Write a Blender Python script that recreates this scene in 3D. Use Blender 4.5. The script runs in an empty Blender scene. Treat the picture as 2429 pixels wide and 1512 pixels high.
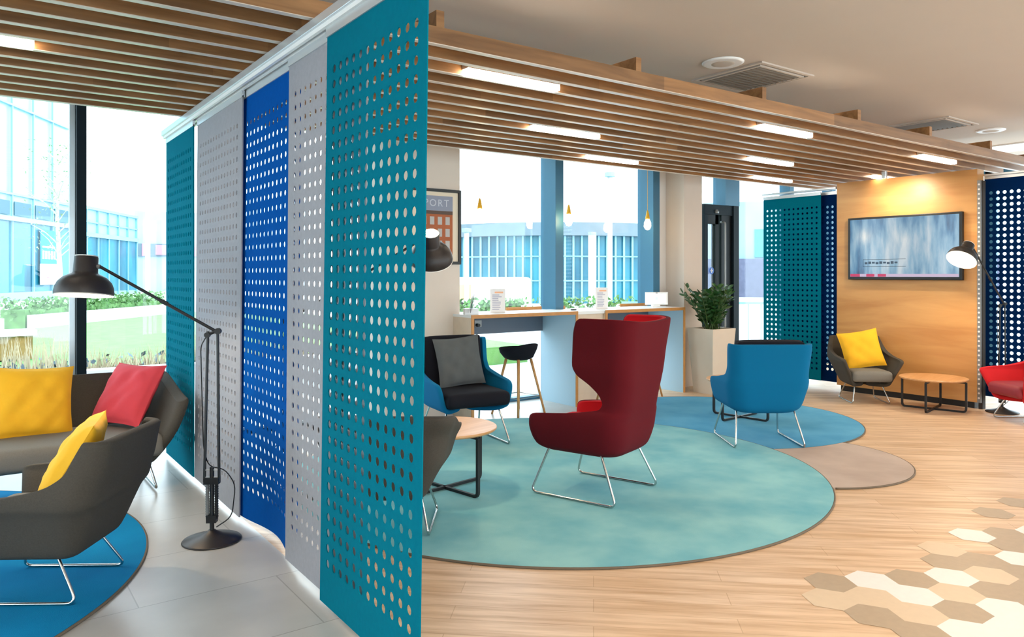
import bpy, math, random
from mathutils import Vector, Matrix
random.seed(7)
R = math.radians
S = bpy.context.scene
COL = S.collection
# ---------------------------------------------------------------- camera / world / exposure
# room axes: X runs along the window wall, Y runs towards it, Z up; the camera stands at x = y = 0
cam = bpy.data.cameras.new('camera'); cam.sensor_width = 36; cam.lens = 26.48; cam.shift_y = -0.0432
cam.clip_end = 400
co = bpy.data.objects.new('camera', cam); COL.objects.link(co)
co.location = (0, 0, 1.45); co.rotation_euler = (R(90), 0, R(-35.82)); S.camera = co
S.view_settings.view_transform = 'Standard'; S.view_settings.look = 'None'
S.view_settings.gamma = 1; S.view_settings.use_curve_mapping = False
S.view_settings.exposure = 0.95
S.cycles.use_denoising = True
S.cycles.max_bounces = 8; S.cycles.diffuse_bounces = 4; S.cycles.transparent_max_bounces = 16
S.cycles.caustics_reflective = False; S.cycles.caustics_refractive = False
S.cycles.sample_clamp_indirect = 6
W = bpy.data.worlds.new('world'); S.world = W; W.use_nodes = True
bg = W.node_tree.nodes['Background']; bg.inputs[0].default_value = (0.80, 0.93, 1.0, 1); bg.inputs[1].default_value = 2.9

# ---------------------------------------------------------------- helpers
def lin(h):
    h = h.lstrip('#'); c = [int(h[i:i+2], 16)/255 for i in (0, 2, 4)]
    return tuple((x/12.92 if x <= .04045 else ((x+.055)/1.055)**2.4) for x in c) + (1,)

class MB:
    def __init__(s): s.v = []; s.f = []; s.m = []; s.mi = 0
    def add(s, vs, fs):
        b = len(s.v); s.v += [tuple(v) for v in vs]
        for f in fs: s.f.append([b+i for i in f]); s.m.append(s.mi)
    def box(s, x0, x1, y0, y1, z0, z1):
        s.add([(x0,y0,z0),(x1,y0,z0),(x1,y1,z0),(x0,y1,z0),(x0,y0,z1),(x1,y0,z1),(x1,y1,z1),(x0,y1,z1)],
              [(0,3,2,1),(4,5,6,7),(0,1,5,4),(1,2,6,5),(2,3,7,6),(3,0,4,7)]); return s
    def obox(s, c, hx, hy, hz, rz=0):
        ca, sa = math.cos(rz), math.sin(rz); P = []
        for z in (-hz, hz):
            for x, y in ((-hx,-hy),(hx,-hy),(hx,hy),(-hx,hy)):
                P.append((c[0]+x*ca-y*sa, c[1]+x*sa+y*ca, c[2]+z))
        s.add(P, [(0,3,2,1),(4,5,6,7),(0,1,5,4),(1,2,6,5),(2,3,7,6),(3,0,4,7)]); return s
    def tube(s, pts, r, n=8, closed=False, sq=False):
        pts = [Vector(p) for p in pts]; N = len(pts); rings = []; up = None
        if sq: n = 4
        for i, p in enumerate(pts):
            a = pts[i-1] if (i > 0 or closed) else None
            b = pts[(i+1) % N] if (i < N-1 or closed) else None
            d1 = (p-a).normalized() if a is not None else None
            d2 = (b-p).normalized() if b is not None else None
            t = (d1+d2).normalized() if (d1 is not None and d2 is not None) else (d1 if d1 is not None else d2)
            if up is None:
                h = Vector((0,0,1)) if abs(t.z) < .9 else Vector((1,0,0))
                up = (h - t*h.dot(t)).normalized()
            else:
                up = (up - t*up.dot(t)).normalized()
            sd = t.cross(up); k = 1.0
            if d1 is not None and d2 is not None: k = 1/max(.5, t.dot(d1))
            rr = r[i] if isinstance(r, (list, tuple)) else r
            ring = []
            for j in range(n):
                an = 2*math.pi*(j+(.5 if sq else 0))/n
                ring.append(p + (up*math.cos(an)+sd*math.sin(an))*rr*(1.414 if sq else 1))
            rings.append(ring)
        vs = [v for rg in rings for v in rg]; fs = []
        M = N if closed else N-1
        for i in range(M):
            for j in range(n):
                a, b = i*n+j, i*n+(j+1) % n; c, d = ((i+1) % N)*n+(j+1) % n, ((i+1) % N)*n+j
                fs.append((a, b, c, d))
        if not closed: fs += [tuple(range(n-1, -1, -1)), tuple((N-1)*n+j for j in range(n))]
        s.add(vs, fs); return s
    def lathe(s, prof, n=32, c=(0,0,0), M=None, cap=True):
        vs = []; fs = []
        for r_, z in prof:
            for j in range(n):
                a = 2*math.pi*j/n; v = Vector((r_*math.cos(a), r_*math.sin(a), z))
                if M: v = M @ v
                vs.append(v+Vector(c))
        K = len(prof)
        for i in range(K-1):
            for j in range(n): fs.append((i*n+j, i*n+(j+1) % n, (i+1)*n+(j+1) % n, (i+1)*n+j))
        if cap: fs += [tuple(range(n-1, -1, -1)), tuple((K-1)*n+j for j in range(n))]
        s.add(vs, fs); return s
    def prism(s, poly, z0, z1):
        n = len(poly); s.add([(x, y, z0) for x, y in poly]+[(x, y, z1) for x, y in poly],
            [tuple(range(n-1, -1, -1)), tuple(range(n, 2*n))]+[(i, (i+1) % n, n+(i+1) % n, n+i) for i in range(n)]); return s
    def build(s, name, mats, parent=None, smooth=False, bevel=0, seg=2, loc=None, autos=False):
        me = bpy.data.meshes.new(name); me.from_pydata(s.v, [], s.f); me.update()
        if not isinstance(mats, (list, tuple)): mats = [mats]
        for m in mats: me.materials.append(m)
        for p, m in zip(me.polygons, s.m): p.material_index = m; p.use_smooth = smooth
        o = bpy.data.objects.new(name, me); COL.objects.link(o)
        if parent is not None: o.parent = parent
        if loc: o.location = loc
        if bevel:
            b = o.modifiers.new('bevel', 'BEVEL'); b.width = bevel; b.segments = seg; b.limit_method = 'ANGLE'; b.angle_limit = R(40)
        return o

def rnd(pts, r, n=4):
    """round the inner corners of a polyline"""
    P = [Vector(p) for p in pts]; out = [P[0]]
    for i in range(1, len(P)-1):
        a, b, c = P[i-1], P[i], P[i+1]; u = (a-b).normalized(); w = (c-b).normalized()
        k = min(r, (a-b).length*.45, (c-b).length*.45)
        A, B = b+u*k, b+w*k
        for j in range(n+1):
            t = j/n; out.append(A*(1-t)**2+b*2*t*(1-t)+B*t*t)
    out.append(P[-1]); return out

def thing(name, label, cat, loc=(0,0,0), rz=0, group=None):
    o = bpy.data.objects.new(name, None); COL.objects.link(o); o.empty_display_size = .1
    o.location = loc; o.rotation_euler = (0, 0, rz); o['label'] = label; o['category'] = cat
    if group: o['group'] = group
    return o
def tag(o, label, cat, group=None):
    o['label'] = label; o['category'] = cat
    if group: o['group'] = group
    return o
def struct(o): o['kind'] = 'structure'; return o
def dup(root, loc=None, rz=None, label=None):
    r = root.copy(); COL.objects.link(r)
    if loc is not None: r.location = loc
    if rz is not None: r.rotation_euler = (0, 0, rz)
    if label: r['label'] = label
    def kids(o, n):
        for ch in [x for x in bpy.data.objects if x.parent == o]:
            c = ch.copy(); COL.objects.link(c); c.parent = n; kids(ch, c)
    kids(root, r); return r

# ---------------------------------------------------------------- materials
def mat(name, col, rough=.6, metal=0, spec=.5, sheen=0, var=0, vscale=8, vstretch=(1,1,1), bump=0, bscale=200, col2=None, coat=0):
    m = bpy.data.materials.new(name); m.use_nodes = True; nt = m.node_tree; N = nt.nodes; L = nt.links
    p = N['Principled BSDF']; c = lin(col)
    p.inputs['Base Color'].default_value = c; p.inputs['Roughness'].default_value = rough
    p.inputs['Metallic'].default_value = metal; p.inputs['Specular IOR Level'].default_value = spec
    if sheen: p.inputs['Sheen Weight'].default_value = sheen
    if coat: p.inputs['Coat Weight'].default_value = coat
    tc = None
    if var or bump or col2: tc = N.new('ShaderNodeTexCoord')
    if var or col2:
        mp = N.new('ShaderNodeMapping'); mp.inputs['Scale'].default_value = vstretch; L.new(tc.outputs['Object'], mp.inputs[0])
        no = N.new('ShaderNodeTexNoise'); no.inputs['Scale'].default_value = vscale; no.inputs['Detail'].default_value = 4
        L.new(mp.outputs[0], no.inputs['Vector'])
        rp = N.new('ShaderNodeValToRGB'); rp.color_ramp.elements[0].position = .33; rp.color_ramp.elements[1].position = .67
        a = lin(col2) if col2 else tuple(x*(1-var) for x in c[:3])+(1,)
        rp.color_ramp.elements[0].color = a; rp.color_ramp.elements[1].color = c
        L.new(no.outputs[0], rp.inputs[0]); L.new(rp.outputs[0], p.inputs['Base Color'])
    if bump:
        n2 = N.new('ShaderNodeTexNoise'); n2.inputs['Scale'].default_value = bscale; L.new(tc.outputs['Object'], n2.inputs['Vector'])
        bp = N.new('ShaderNodeBump'); bp.inputs['Strength'].default_value = bump; bp.inputs['Distance'].default_value = .004
        L.new(n2.outputs[0], bp.inputs['Height']); L.new(bp.outputs[0], p.inputs['Normal'])
    return m
def emit(name, col, s, base=.8):
    m = bpy.data.materials.new(name); m.use_nodes = True; p = m.node_tree.nodes['Principled BSDF']
    p.inputs['Base Color'].default_value = (base,base,base,1); p.inputs['Emission Color'].default_value = lin(col); p.inputs['Emission Strength'].default_value = s
    return m
def wood(name, c1, c2, ax='X', scale=1.0, seg=0, rough=.45, across=14, spec=.5):
    """oak: fine streaks along one axis, optional board lengths of different tone"""
    m = bpy.data.materials.new(name); m.use_nodes = True; nt = m.node_tree; N = nt.nodes; L = nt.links
    p = N['Principled BSDF']; p.inputs['Roughness'].default_value = rough; p.inputs['Specular IOR Level'].default_value = spec
    tc = N.new('ShaderNodeTexCoord'); mp = N.new('ShaderNodeMapping')
    st = {'X': (1.2, across, across), 'Y': (across, 1.2, across), 'Z': (across, across, 1.2)}[ax]
    mp.inputs['Scale'].default_value = [a*scale for a in st]
    L.new(tc.outputs['Object'], mp.inputs[0])
    no = N.new('ShaderNodeTexNoise'); no.inputs['Scale'].default_value = 1.6; no.inputs['Detail'].default_value = 6; no.inputs['Distortion'].default_value = .6
    L.new(mp.outputs[0], no.inputs['Vector'])
    rp = N.new('ShaderNodeValToRGB'); rp.color_ramp.elements[0].position = .3; rp.color_ramp.elements[1].position = .7
    rp.color_ramp.elements[0].color = lin(c2); rp.color_ramp.elements[1].color = lin(c1)
    L.new(no.outputs[0], rp.inputs[0]); out = rp.outputs[0]
    if seg:
        oi = N.new('ShaderNodeObjectInfo'); sx = N.new('ShaderNodeSeparateXYZ'); L.new(tc.outputs['Object'], sx.inputs[0])
        a = N.new('ShaderNodeMath'); a.operation = 'MULTIPLY_ADD'; a.inputs[1].default_value = 1/seg; L.new(sx.outputs[0], a.inputs[0])
        a2 = N.new('ShaderNodeMath'); a2.operation = 'MULTIPLY'; a2.inputs[1].default_value = 17.3; L.new(oi.outputs['Random'], a2.inputs[0])
        L.new(a2.outputs[0], a.inputs[2])
        fl = N.new('ShaderNodeMath'); fl.operation = 'FLOOR'; L.new(a.outputs[0], fl.inputs[0])
        wn = N.new('ShaderNodeTexWhiteNoise'); wn.noise_dimensions = '1D'; L.new(fl.outputs[0], wn.inputs['W'])
        mr = N.new('ShaderNodeMapRange'); mr.inputs[3].default_value = .68; mr.inputs[4].default_value = 1.12; L.new(wn.outputs[0], mr.inputs[0])
        mx = N.new('ShaderNodeMix'); mx.data_type = 'RGBA'; mx.blend_type = 'MULTIPLY'; mx.inputs[0].default_value = 1
        L.new(out, mx.inputs[6]); L.new(mr.outputs[0], mx.inputs[7]); out = mx.outputs[2]
    L.new(out, p.inputs['Base Color']); return m
def glass(name, tint=(.96,.99,1,1), k=.06):
    m = bpy.data.materials.new(name); m.use_nodes = True; nt = m.node_tree; N = nt.nodes; L = nt.links
    N.remove(N['Principled BSDF']); o = N['Material Output']
    t = N.new('ShaderNodeBsdfTransparent'); t.inputs[0].default_value = tint
    g = N.new('ShaderNodeBsdfGlossy'); g.inputs['Roughness'].default_value = .02
    lw = N.new('ShaderNodeLayerWeight'); pw = N.new('ShaderNodeMath'); pw.operation = 'POWER'; pw.inputs[1].default_value = 5; L.new(lw.outputs['Facing'], pw.inputs[0])
    f = N.new('ShaderNodeMath'); f.operation = 'MULTIPLY_ADD'; f.inputs[1].default_value = .9; f.inputs[2].default_value = .03; L.new(pw.outputs[0], f.inputs[0])
    lw.inputs['Blend'].default_value = .5
    x = N.new('ShaderNodeMixShader'); L.new(f.outputs[0], x.inputs[0]); L.new(t.outputs[0], x.inputs[1]); L.new(g.outputs[0], x.inputs[2]); L.new(x.outputs[0], o.inputs[0])
    return m

def felt_mat(name, col, k=.32):
    m = mat(name, col, .97, var=.10, vscale=45, bump=.4, bscale=500, spec=.08); nt = m.node_tree; N = nt.nodes; L = nt.links
    t = N.new('ShaderNodeBsdfTranslucent'); t.inputs[0].default_value = lin(col); x = N.new('ShaderNodeMixShader'); x.inputs[0].default_value = k
    L.new(N['Principled BSDF'].outputs[0], x.inputs[1]); L.new(t.outputs[0], x.inputs[2]); L.new(x.outputs[0], N['Material Output'].inputs[0]); return m
M = {}
M['plaster'] = mat('white_plaster', 'E6DDD4', .8, var=.03, vscale=3)
M['plaster_beige'] = mat('warm_plaster', 'DDD0C4', .8, var=.03, vscale=3)
M['ceiling'] = mat('ceiling_paint', 'C6BAAE', .85, var=.02, vscale=2)
M['teal'] = felt_mat('teal_felt', '008299')
M['blue'] = felt_mat('blue_felt', '005DB4')
M['navy'] = felt_mat('navy_felt', '022F66')
M['greyfelt'] = felt_mat('grey_felt', 'B4B4BA')
M['alu'] = mat('aluminium', 'D5D9DC', .35, metal=.6)
M['chrome'] = mat('chrome', 'C9C9C6', .14, metal=1)
M['black'] = mat('black_metal', '17181A', .45)
M['lampblack'] = mat('bronze_black_metal', '2C2624', .45, metal=.2)
M['oak'] = wood('oak_slats', 'A87A4D', '7E5834', 'X', 1, seg=1.9, rough=.4)
M['slatsheen'] = mat('painted_slat_sheen', 'D0C4B8', .32, spec=.6)  # window light reflected on the slat undersides, put in as a pale colour
M['oakwall'] = wood('oak_panel', 'D6A263', 'BD8448', 'Y', .5, rough=.42, across=9)
M['oaktop'] = wood('oak_table_top', 'D9A877', 'C68F58', 'X', 1, rough=.35)
M['oaktrim'] = mat('oak_edge', 'C68A4A', .45, var=.12, vscale=20)
M['oakleg'] = mat('oak_leg', 'C9975E', .45, var=.12, vscale=20)
M['frame'] = mat('blue_grey_frame', '336A88', .45)
M['framedark'] = mat('dark_frame', '142027', .6, spec=.15)
M['doorblack'] = mat('door_black', '06090B', .5, spec=.2)
M['glass'] = glass('window_glass')
M['white'] = mat('white_laminate', 'F1F1F0', .3)
M['blueboard'] = mat('pale_blue_board', 'A9C7D8', .5)
M['greyboard'] = mat('slate_board', '5E6673', .5)
M['birch'] = mat('birch_board', 'E4CFB8', .5, var=.06, vscale=12)
M['burg'] = mat('burgundy_wool', '5A0D17', .95, sheen=0, bump=.25, bscale=600, spec=.2)
M['redin'] = mat('scarlet_wool', 'BE1520', .9, sheen=0, bump=.25, bscale=600, spec=.2)
M['chairteal'] = mat('petrol_wool', '006590', .95, sheen=0, bump=.25, bscale=600, spec=.2)
M['navyseat'] = mat('midnight_wool', '14161F', .9, bump=.25, bscale=600, spec=.2)
M['greywool'] = mat('taupe_wool', '4C4740', .9, var=.15, vscale=150, bump=.3, bscale=500, spec=.2)
M['seatgrey'] = mat('seat_wool', '7A7770', .85, var=.1, vscale=150, bump=.3, bscale=500, spec=.25)
M['cushgrey'] = mat('slate_cotton', '50575B', .9, var=.1, vscale=12)
M['yellow'] = mat('yellow_cotton', 'F2B51D', .85, var=.06, vscale=10, bump=.3, bscale=30)
M['pink'] = mat('coral_cotton', 'C93A45', .85, var=.06, vscale=10, bump=.3, bscale=30)
M['whitecot'] = mat('white_cotton', 'E8E4E0', .85)
M['redlow'] = mat('bright_red_wool', 'C90E1C', .85, bump=.2, bscale=600)
M['redseat'] = mat('wine_seat', '8C2430', .6)
M['rugteal'] = mat('rug_aqua', '94C8C8', .95, col2='6FAFBA', vscale=2.2, bump=.4, bscale=400, spec=.1)
M['rugblue'] = mat('rug_sky', '66AACB', .95, col2='4F98BE', vscale=2.2, bump=.4, bscale=400, spec=.1)
M['ruggrey'] = mat('rug_taupe', 'C8B5A6', .95, col2='B5A294', vscale=2.2, bump=.4, bscale=400, spec=.1)
M['rugazure'] = mat('rug_azure', '0D83B5', .95, col2='0A74A4', vscale=2.2, bump=.4, bscale=400, spec=.1)
M['rugedge'] = mat('rug_edge', '6A5C4C', .9)
M['pot'] = mat('stone_planter', 'E2D2BE', .6, var=.04, vscale=5)
M['soil'] = mat('soil', '3A2A1E', .95)
M['leaf'] = mat('zz_leaf', '2F5A2A', .3, var=.45, vscale=14, spec=.5)
M['stem'] = mat('zz_stem', '3F5A28', .5)
M['led'] = emit('led_diffuser', 'FFEBD2', 12)
M['glow'] = emit('bulb_glow', 'FFD9A0', 16)
M['panel_fill'] = emit('fill_panel_diffuser', 'FFEEDD', 12)
M['panel_dim'] = emit('cool_panel_diffuser', 'E4EEF2', .35, .5)
M['yellowcord'] = mat('yellow_flex', 'D9A521', .5)
M['paper'] = mat('paper', 'ECEAEA', .6)
M['shadein'] = mat('white_enamel', 'F4EFE6', .4)
M['steelgrey'] = mat('grey_steel', '8E8E8C', .4, metal=.5)
M['louvre'] = mat('louvre_grey', '6A645C', .6); M['ventdark'] = mat('vent_dark', '3B3632', .7)
M['inkgrey'] = mat('printed_ink', 'B4B4C4', .6)
M['inkorange'] = mat('orange_ink', 'F0B48C', .6)
M['inkblue'] = mat('blue_ink', '2E62B8', .5)

# oak plank floor, boards laid on the diagonal
def floor_mat():
    m = bpy.data.materials.new('oak_plank_floor'); m.use_nodes = True; nt = m.node_tree; N = nt.nodes; L = nt.links
    p = N['Principled BSDF']; p.inputs['Roughness'].default_value = .42; p.inputs['Specular IOR Level'].default_value = .4
    tc = N.new('ShaderNodeTexCoord'); mp = N.new('ShaderNodeMapping'); mp.inputs['Rotation'].default_value = (0, 0, R(42)); L.new(tc.outputs['Object'], mp.inputs[0])
    br = N.new('ShaderNodeTexBrick'); br.inputs['Color1'].default_value = lin('E0C4A6'); br.inputs['Color2'].default_value = lin('D7B794'); br.inputs['Mortar'].default_value = lin('C6A684')
    br.inputs['Scale'].default_value = 1; br.inputs['Mortar Size'].default_value = .0022; br.inputs['Brick Width'].default_value = 1.2; br.inputs['Row Height'].default_value = .13
    rot = N.new('ShaderNodeMapping'); rot.inputs['Rotation'].default_value = (0, 0, R(0)); L.new(mp.outputs[0], rot.inputs[0])
    L.new(rot.outputs[0], br.inputs['Vector'])
    m2 = N.new('ShaderNodeMapping'); m2.inputs['Scale'].default_value = (1.0, 13, 1); L.new(rot.outputs[0], m2.inputs[0])
    no = N.new('ShaderNodeTexNoise'); no.inputs['Scale'].default_value = 1.6; no.inputs['Detail'].default_value = 7; no.inputs['Roughness'].default_value = .6; L.new(m2.outputs[0], no.inputs['Vector'])
    rp = N.new('ShaderNodeValToRGB'); rp.color_ramp.elements[0].position = .32; rp.color_ramp.elements[1].position = .62
    rp.color_ramp.elements[0].color = (.70, .60, .50, 1); rp.color_ramp.elements[1].color = (1.04, 1.04, 1.04, 1); L.new(no.outputs[0], rp.inputs[0])
    mx = N.new('ShaderNodeMix'); mx.data_type = 'RGBA'; mx.blend_type = 'MULTIPLY'; mx.inputs[0].default_value = 1
    L.new(br.outputs[0], mx.inputs[6]); L.new(rp.outputs[0], mx.inputs[7]); L.new(mx.outputs[2], p.inputs['Base Color']); return m
def tile_mat():
    m = bpy.data.materials.new('grey_floor_tile'); m.use_nodes = True; nt = m.node_tree; N = nt.nodes; L = nt.links
    p = N['Principled BSDF']; p.inputs['Roughness'].default_value = .3; p.inputs['Specular IOR Level'].default_value = .5
    tc = N.new('ShaderNodeTexCoord')
    br = N.new('ShaderNodeTexBrick'); br.inputs['Color1'].default_value = lin('BDB9B2'); br.inputs['Color2'].default_value = lin('B2AEA8'); br.inputs['Mortar'].default_value = lin('96918A')
    br.inputs['Scale'].default_value = 1; br.inputs['Mortar Size'].default_value = .003; br.inputs['Brick Width'].default_value = 1.2; br.inputs['Row Height'].default_value = .6; br.offset = .5
    rot = N.new('ShaderNodeMapping'); rot.inputs['Rotation'].default_value = (0, 0, R(0)); L.new(tc.outputs['Object'], rot.inputs[0]); L.new(rot.outputs[0], br.inputs['Vector'])
    no = N.new('ShaderNodeTexNoise'); no.inputs['Scale'].default_value = 3; no.inputs['Detail'].default_value = 6; L.new(tc.outputs['Object'], no.inputs['Vector'])
    rp = N.new('ShaderNodeValToRGB'); rp.color_ramp.elements[0].position = .3; rp.color_ramp.elements[1].position = .7
    rp.color_ramp.elements[0].color = (.88, .88, .88, 1); rp.color_ramp.elements[1].color = (1.05, 1.05, 1.05, 1); L.new(no.outputs[0], rp.inputs[0])
    mx = N.new('ShaderNodeMix'); mx.data_type = 'RGBA'; mx.blend_type = 'MULTIPLY'; mx.inputs[0].default_value = 1
    L.new(br.outputs[0], mx.inputs[6]); L.new(rp.outputs[0], mx.inputs[7]); L.new(mx.outputs[2], p.inputs['Base Color']); return m
M['floor'] = floor_mat(); M['tile'] = tile_mat()
M['hexdark'] = mat('hex_tile_taupe', 'AF9A80', .45, var=.06, vscale=30)
M['hexwhite'] = mat('hex_tile_cream', 'E8E0D8', .45, var=.03, vscale=30)
M['hexbeige'] = mat('hex_tile_sand', 'D6BE9F', .45, var=.04, vscale=30)

# ---------------------------------------------------------------- room shell
CEIL = 3.0; WY = 6.98
mb = MB(); mb.box(1.32, 12.1, -5, 7.1, -.1, 0); mb.mi = 1; mb.box(-5, 1.32, -5, 7.1, -.1, 0)
mb.mi = 1; mb.add([(1.32,5.95,.001),(5.5,5.95,.001),(5.5,7.1,.001),(1.32,7.1,.001)], [(0,1,2,3)])
# hexagonal tiles let into the planks
HO = (3.289, 1.997); HP = .2026
marks = {2: [(3.289,1.997),(3.637,1.82),(3.986,1.836),(4.162,1.748),(4.684,1.871),(4.504,1.765),(5.003,1.899),(5.346,1.953),(3.811,1.532),(3.463,1.519),(3.138,1.699),(3.156,1.544)],
         3: [(3.453,1.92),(3.46,1.708),(3.804,1.725),(4.511,1.96),(4.805,1.772),(4.349,1.651),(3.663,1.431),(3.31,1.421)],
         4: [(3.109,1.888),(3.318,1.796),(4.204,1.96),(3.3,1.61),(3.643,1.622),(3.967,1.651)]}
def hidx(x, y):
    i = round((x-HO[0])/(HP*.866)); j = round((y-HO[1]-i*HP*.5)/HP); return i, j
cells = {}
for k, v in marks.items():
    for x, y in v: cells[hidx(x, y)] = k
for i in range(-2, 16):
    for j in range(-16, 3):
        x = HO[0]+i*HP*.866; y = HO[1]+i*HP*.5+j*HP
        if (i, j) not in cells and .6 < y < 1.66 and x > 3.15 and x < 6: cells[(i, j)] = random.choice([2, 3, 3, 4])
for (i, j), k in cells.items():
    x = HO[0]+i*HP*.866; y = HO[1]+i*HP*.5+j*HP; rr = HP/math.sqrt(3)
    mb.mi = k; mb.add([(x+rr*math.cos(R(60*a)), y+rr*math.sin(R(60*a)), .0012) for a in range(6)], [tuple(range(6))])
struct(mb.build('floor', [M['floor'], M['tile'], M['hexdark'], M['hexwhite'], M['hexbeige']]))
struct(MB().box(-5, 12.1, -5, 7.1, CEIL, CEIL+.1).build('ceiling', M['ceiling']))
mb = MB(); mb.box(-5.1, -5, -5.1, .5, 0, CEIL); mb.box(-5.1, -5, .5, 7.1, 2.9, CEIL); struct(mb.build('wall_left', M['plaster']))
mb = MB(); mb.box(-5.1, -5, .5, 7.1, 0, .06)
for a in (.55, 2.7, 4.85, 7.0): mb.box(-5.1, -5, a-.05, a+.05, .06, 2.9)
o = struct(mb.build('window_6', M['framedark'])); MB().box(-5.06, -5.05, .5, 7.1, .06, 2.9).build('pane', M['glass'], o)
mb = MB(); mb.box(-5, 12.1, -5.1, -5, 2.7, CEIL); mb.box(-5, -3, -5.1, -5, 0, 2.7); mb.box(10.2, 12.1, -5.1, -5, 0, 2.7)
struct(mb.build('wall_back', M['plaster']))
# the window side: white pier, column beside the door, head above the glazing
mb = MB(); mb.box(3.26, 4.10, 6.6, 7.1, 0, CEIL); struct(mb.build('wall_window', M['plaster_beige']))
mb = MB(); mb.box(7.26, 7.45, 6.86, 7.1, 0, CEIL); struct(mb.build('wall_pier', M['plaster']))
mb = MB(); mb.box(7.45, 7.80, 6.55, 7.1, 0, CEIL); struct(mb.build('wall_column', M['plaster_beige']))

def window(n, x0, x1, mulls, y=WY, sill=.04, mat_='frame', mw=.06, md=.2):
    fr = MB(); fr.box(x0, x1, y-.04, y+.06, 0, sill); fr.box(x0, x1, y-.04, y+.06, 2.94, CEIL)
    for a in mulls: fr.box(a-mw, a+mw, y-md, y+.06, sill, 2.94)
    o = struct(fr.build('window_%d' % n, M[mat_], bevel=.004))
    MB().box(x0, x1, y, y+.012, sill, 2.94).build('pane', M['glass'], o)
    return o
window(1, -5, 3.26, [-3.8, -1.6, .735, 2.95], mat_='framedark', mw=.035, md=.08)
struct(MB().box(.66, .698, WY+.01, WY+.075, .04, 2.94).build('trim_1', M['alu']))
window(2, 4.10, 7.26, [5.56, 7.17], md=.22)
# door bay: dark frame, leaf with pull handle, glazing either side
o = window(3, 7.80, 12.1, [10.25, 11.4], md=.12)
mb = MB(); mb.box(8.62, 8.93, WY-.16, WY+.06, 2.42, 2.96); struct(mb.build('trim_2', M['frame']))
d = bpy.data.objects.new('door_1', None); COL.objects.link(d); d['kind'] = 'structure'; d.location = (0, 0, 0)
mb = MB(); mb.box(8.2, 8.92, WY-.14, WY-.02, 2.28, 2.42); mb.box(8.80, 8.92, WY-.16, WY+.05, 0, 2.42); mb.box(8.2, 8.27, WY-.14, WY-.02, 0, 2.28)
mb.build('door_frame', M['framedark'], d, bevel=.004)
mb = MB(); mb.box(8.45, 8.52, WY-.12, WY-.05, .05, 2.28); mb.box(8.27, 8.52, WY-.12, WY-.05, .05, .3); mb.box(8.27, 8.52, WY-.12, WY-.05, 2.15, 2.28)
mb.box(8.58, 8.80, WY-.12, WY-.04, .05, 2.28)
mb.build('door_leaf', M['doorblack'], d)
mb = MB(); mb.tube(rnd([(8.56, WY-.12, 2.18), (8.56, WY-.2, 2.18), (8.56, WY-.2, .7), (8.56, WY-.12, .7)], .04), .014); mb.build('door_handle', M['steelgrey'], d, smooth=True)
MB().lathe([(.03,0),(.035,.02),(.02,.05)], 16, (8.45, WY-.14, 2.3)).build('door_closer', M['steelgrey'], d)
mb = MB(); Mx = Matrix.Rotation(R(90), 3, 'X')
mb.lathe([(.05, 0), (.05, .003)], 24, (8.36, WY-.125, 1.50), Mx); mb.mi = 1
mb.box(8.335, 8.385, WY-.1295, WY-.1285, 1.492, 1.508); mb.box(8.352, 8.368, WY-.1295, WY-.1285, 1.47, 1.53)
mb.build('door_sticker', [M['inkblue'], M['paper']], d)
MB().box(8.27, 8.45, WY-.10, WY-.09, .3, 2.15).build('pane', M['glass'], d)
# east side beyond the far screens
fr = MB()
for a in (-4.9, -2, .5, 2.6, 4.8, 6.9): fr.box(12.0, 12.1, a-.06, a+.06, 0, CEIL)
fr.box(12.0, 12.1, -5, 7, 0, .08); fr.box(12.0, 12.1, -5, 7, 2.9, CEIL)
o = struct(fr.build('window_4', M['frame'])); MB().box(12.05, 12.06, -5, 7, .08, 2.9).build('pane', M['glass'], o)
fr = MB()
for a in (-3, .3, 3.6, 6.9, 10.2): fr.box(a-.05, a+.05, -5.1, -5, 0, 2.7)
o = struct(fr.build('window_5', M['framedark'])); MB().box(-3, 10.2, -5.06, -5.05, 0, 2.7).build('pane', M['glass'], o)

# oak clad screen wall
TX = 8.80
struct(MB().box(TX, TX+.16, 3.642, 5.256, .07, 2.585).build('wall_oak', M['oakwall']))
struct(MB().box(TX+.03, TX+.14, 3.68, 5.22, 0, .07).build('baseboard_oak', M['black']))
mb = MB(); mb.box(TX+.03, TX+.10, 3.60, 3.6415, .0, 2.46); struct(mb.build('trim_3', M['ventdark']))
mb = MB(); mb.mi = 0
mb.box(TX-.004, TX+.02, 3.605, 3.640, .07, 2.46); mb.mi = 1
for k in range(46): mb.lathe([(.011, 0), (.011, .002)], 10, (TX-.0045, 3.6225, .12+k*.051), Matrix.Rotation(R(-90), 3, 'Y'))
struct(mb.build('trim_4', [M['steelgrey'], M['paper']]))

# ---------------------------------------------------------------- slatted ceiling raft
raft = thing('slatted_ceiling_raft', 'long suspended oak slat raft hung below the white ceiling', 'ceiling slats', (0, 0, 2.6))
SX0, SX1 = -3.2, 9.6
for k in range(13):
    y = 3.285+k*.2146
    mb = MB(); mb.box(SX0, SX1, y-.018, y+.018, .004, .088); mb.mi = 1; mb.box(SX0, SX1, y-.018, y+.018, 0, .004)
    o = mb.build('slat', [M['oak'], M['slatsheen']], raft)
for x in (-3.0, -1.75, -.55, .69, 1.895, 3.29, 4.535, 5.775, 6.955, 8.185, 9.42):
    MB().box(x, x+.045, 3.27, 5.9, .088, .172).build('batten', M['oak'], raft)

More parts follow.
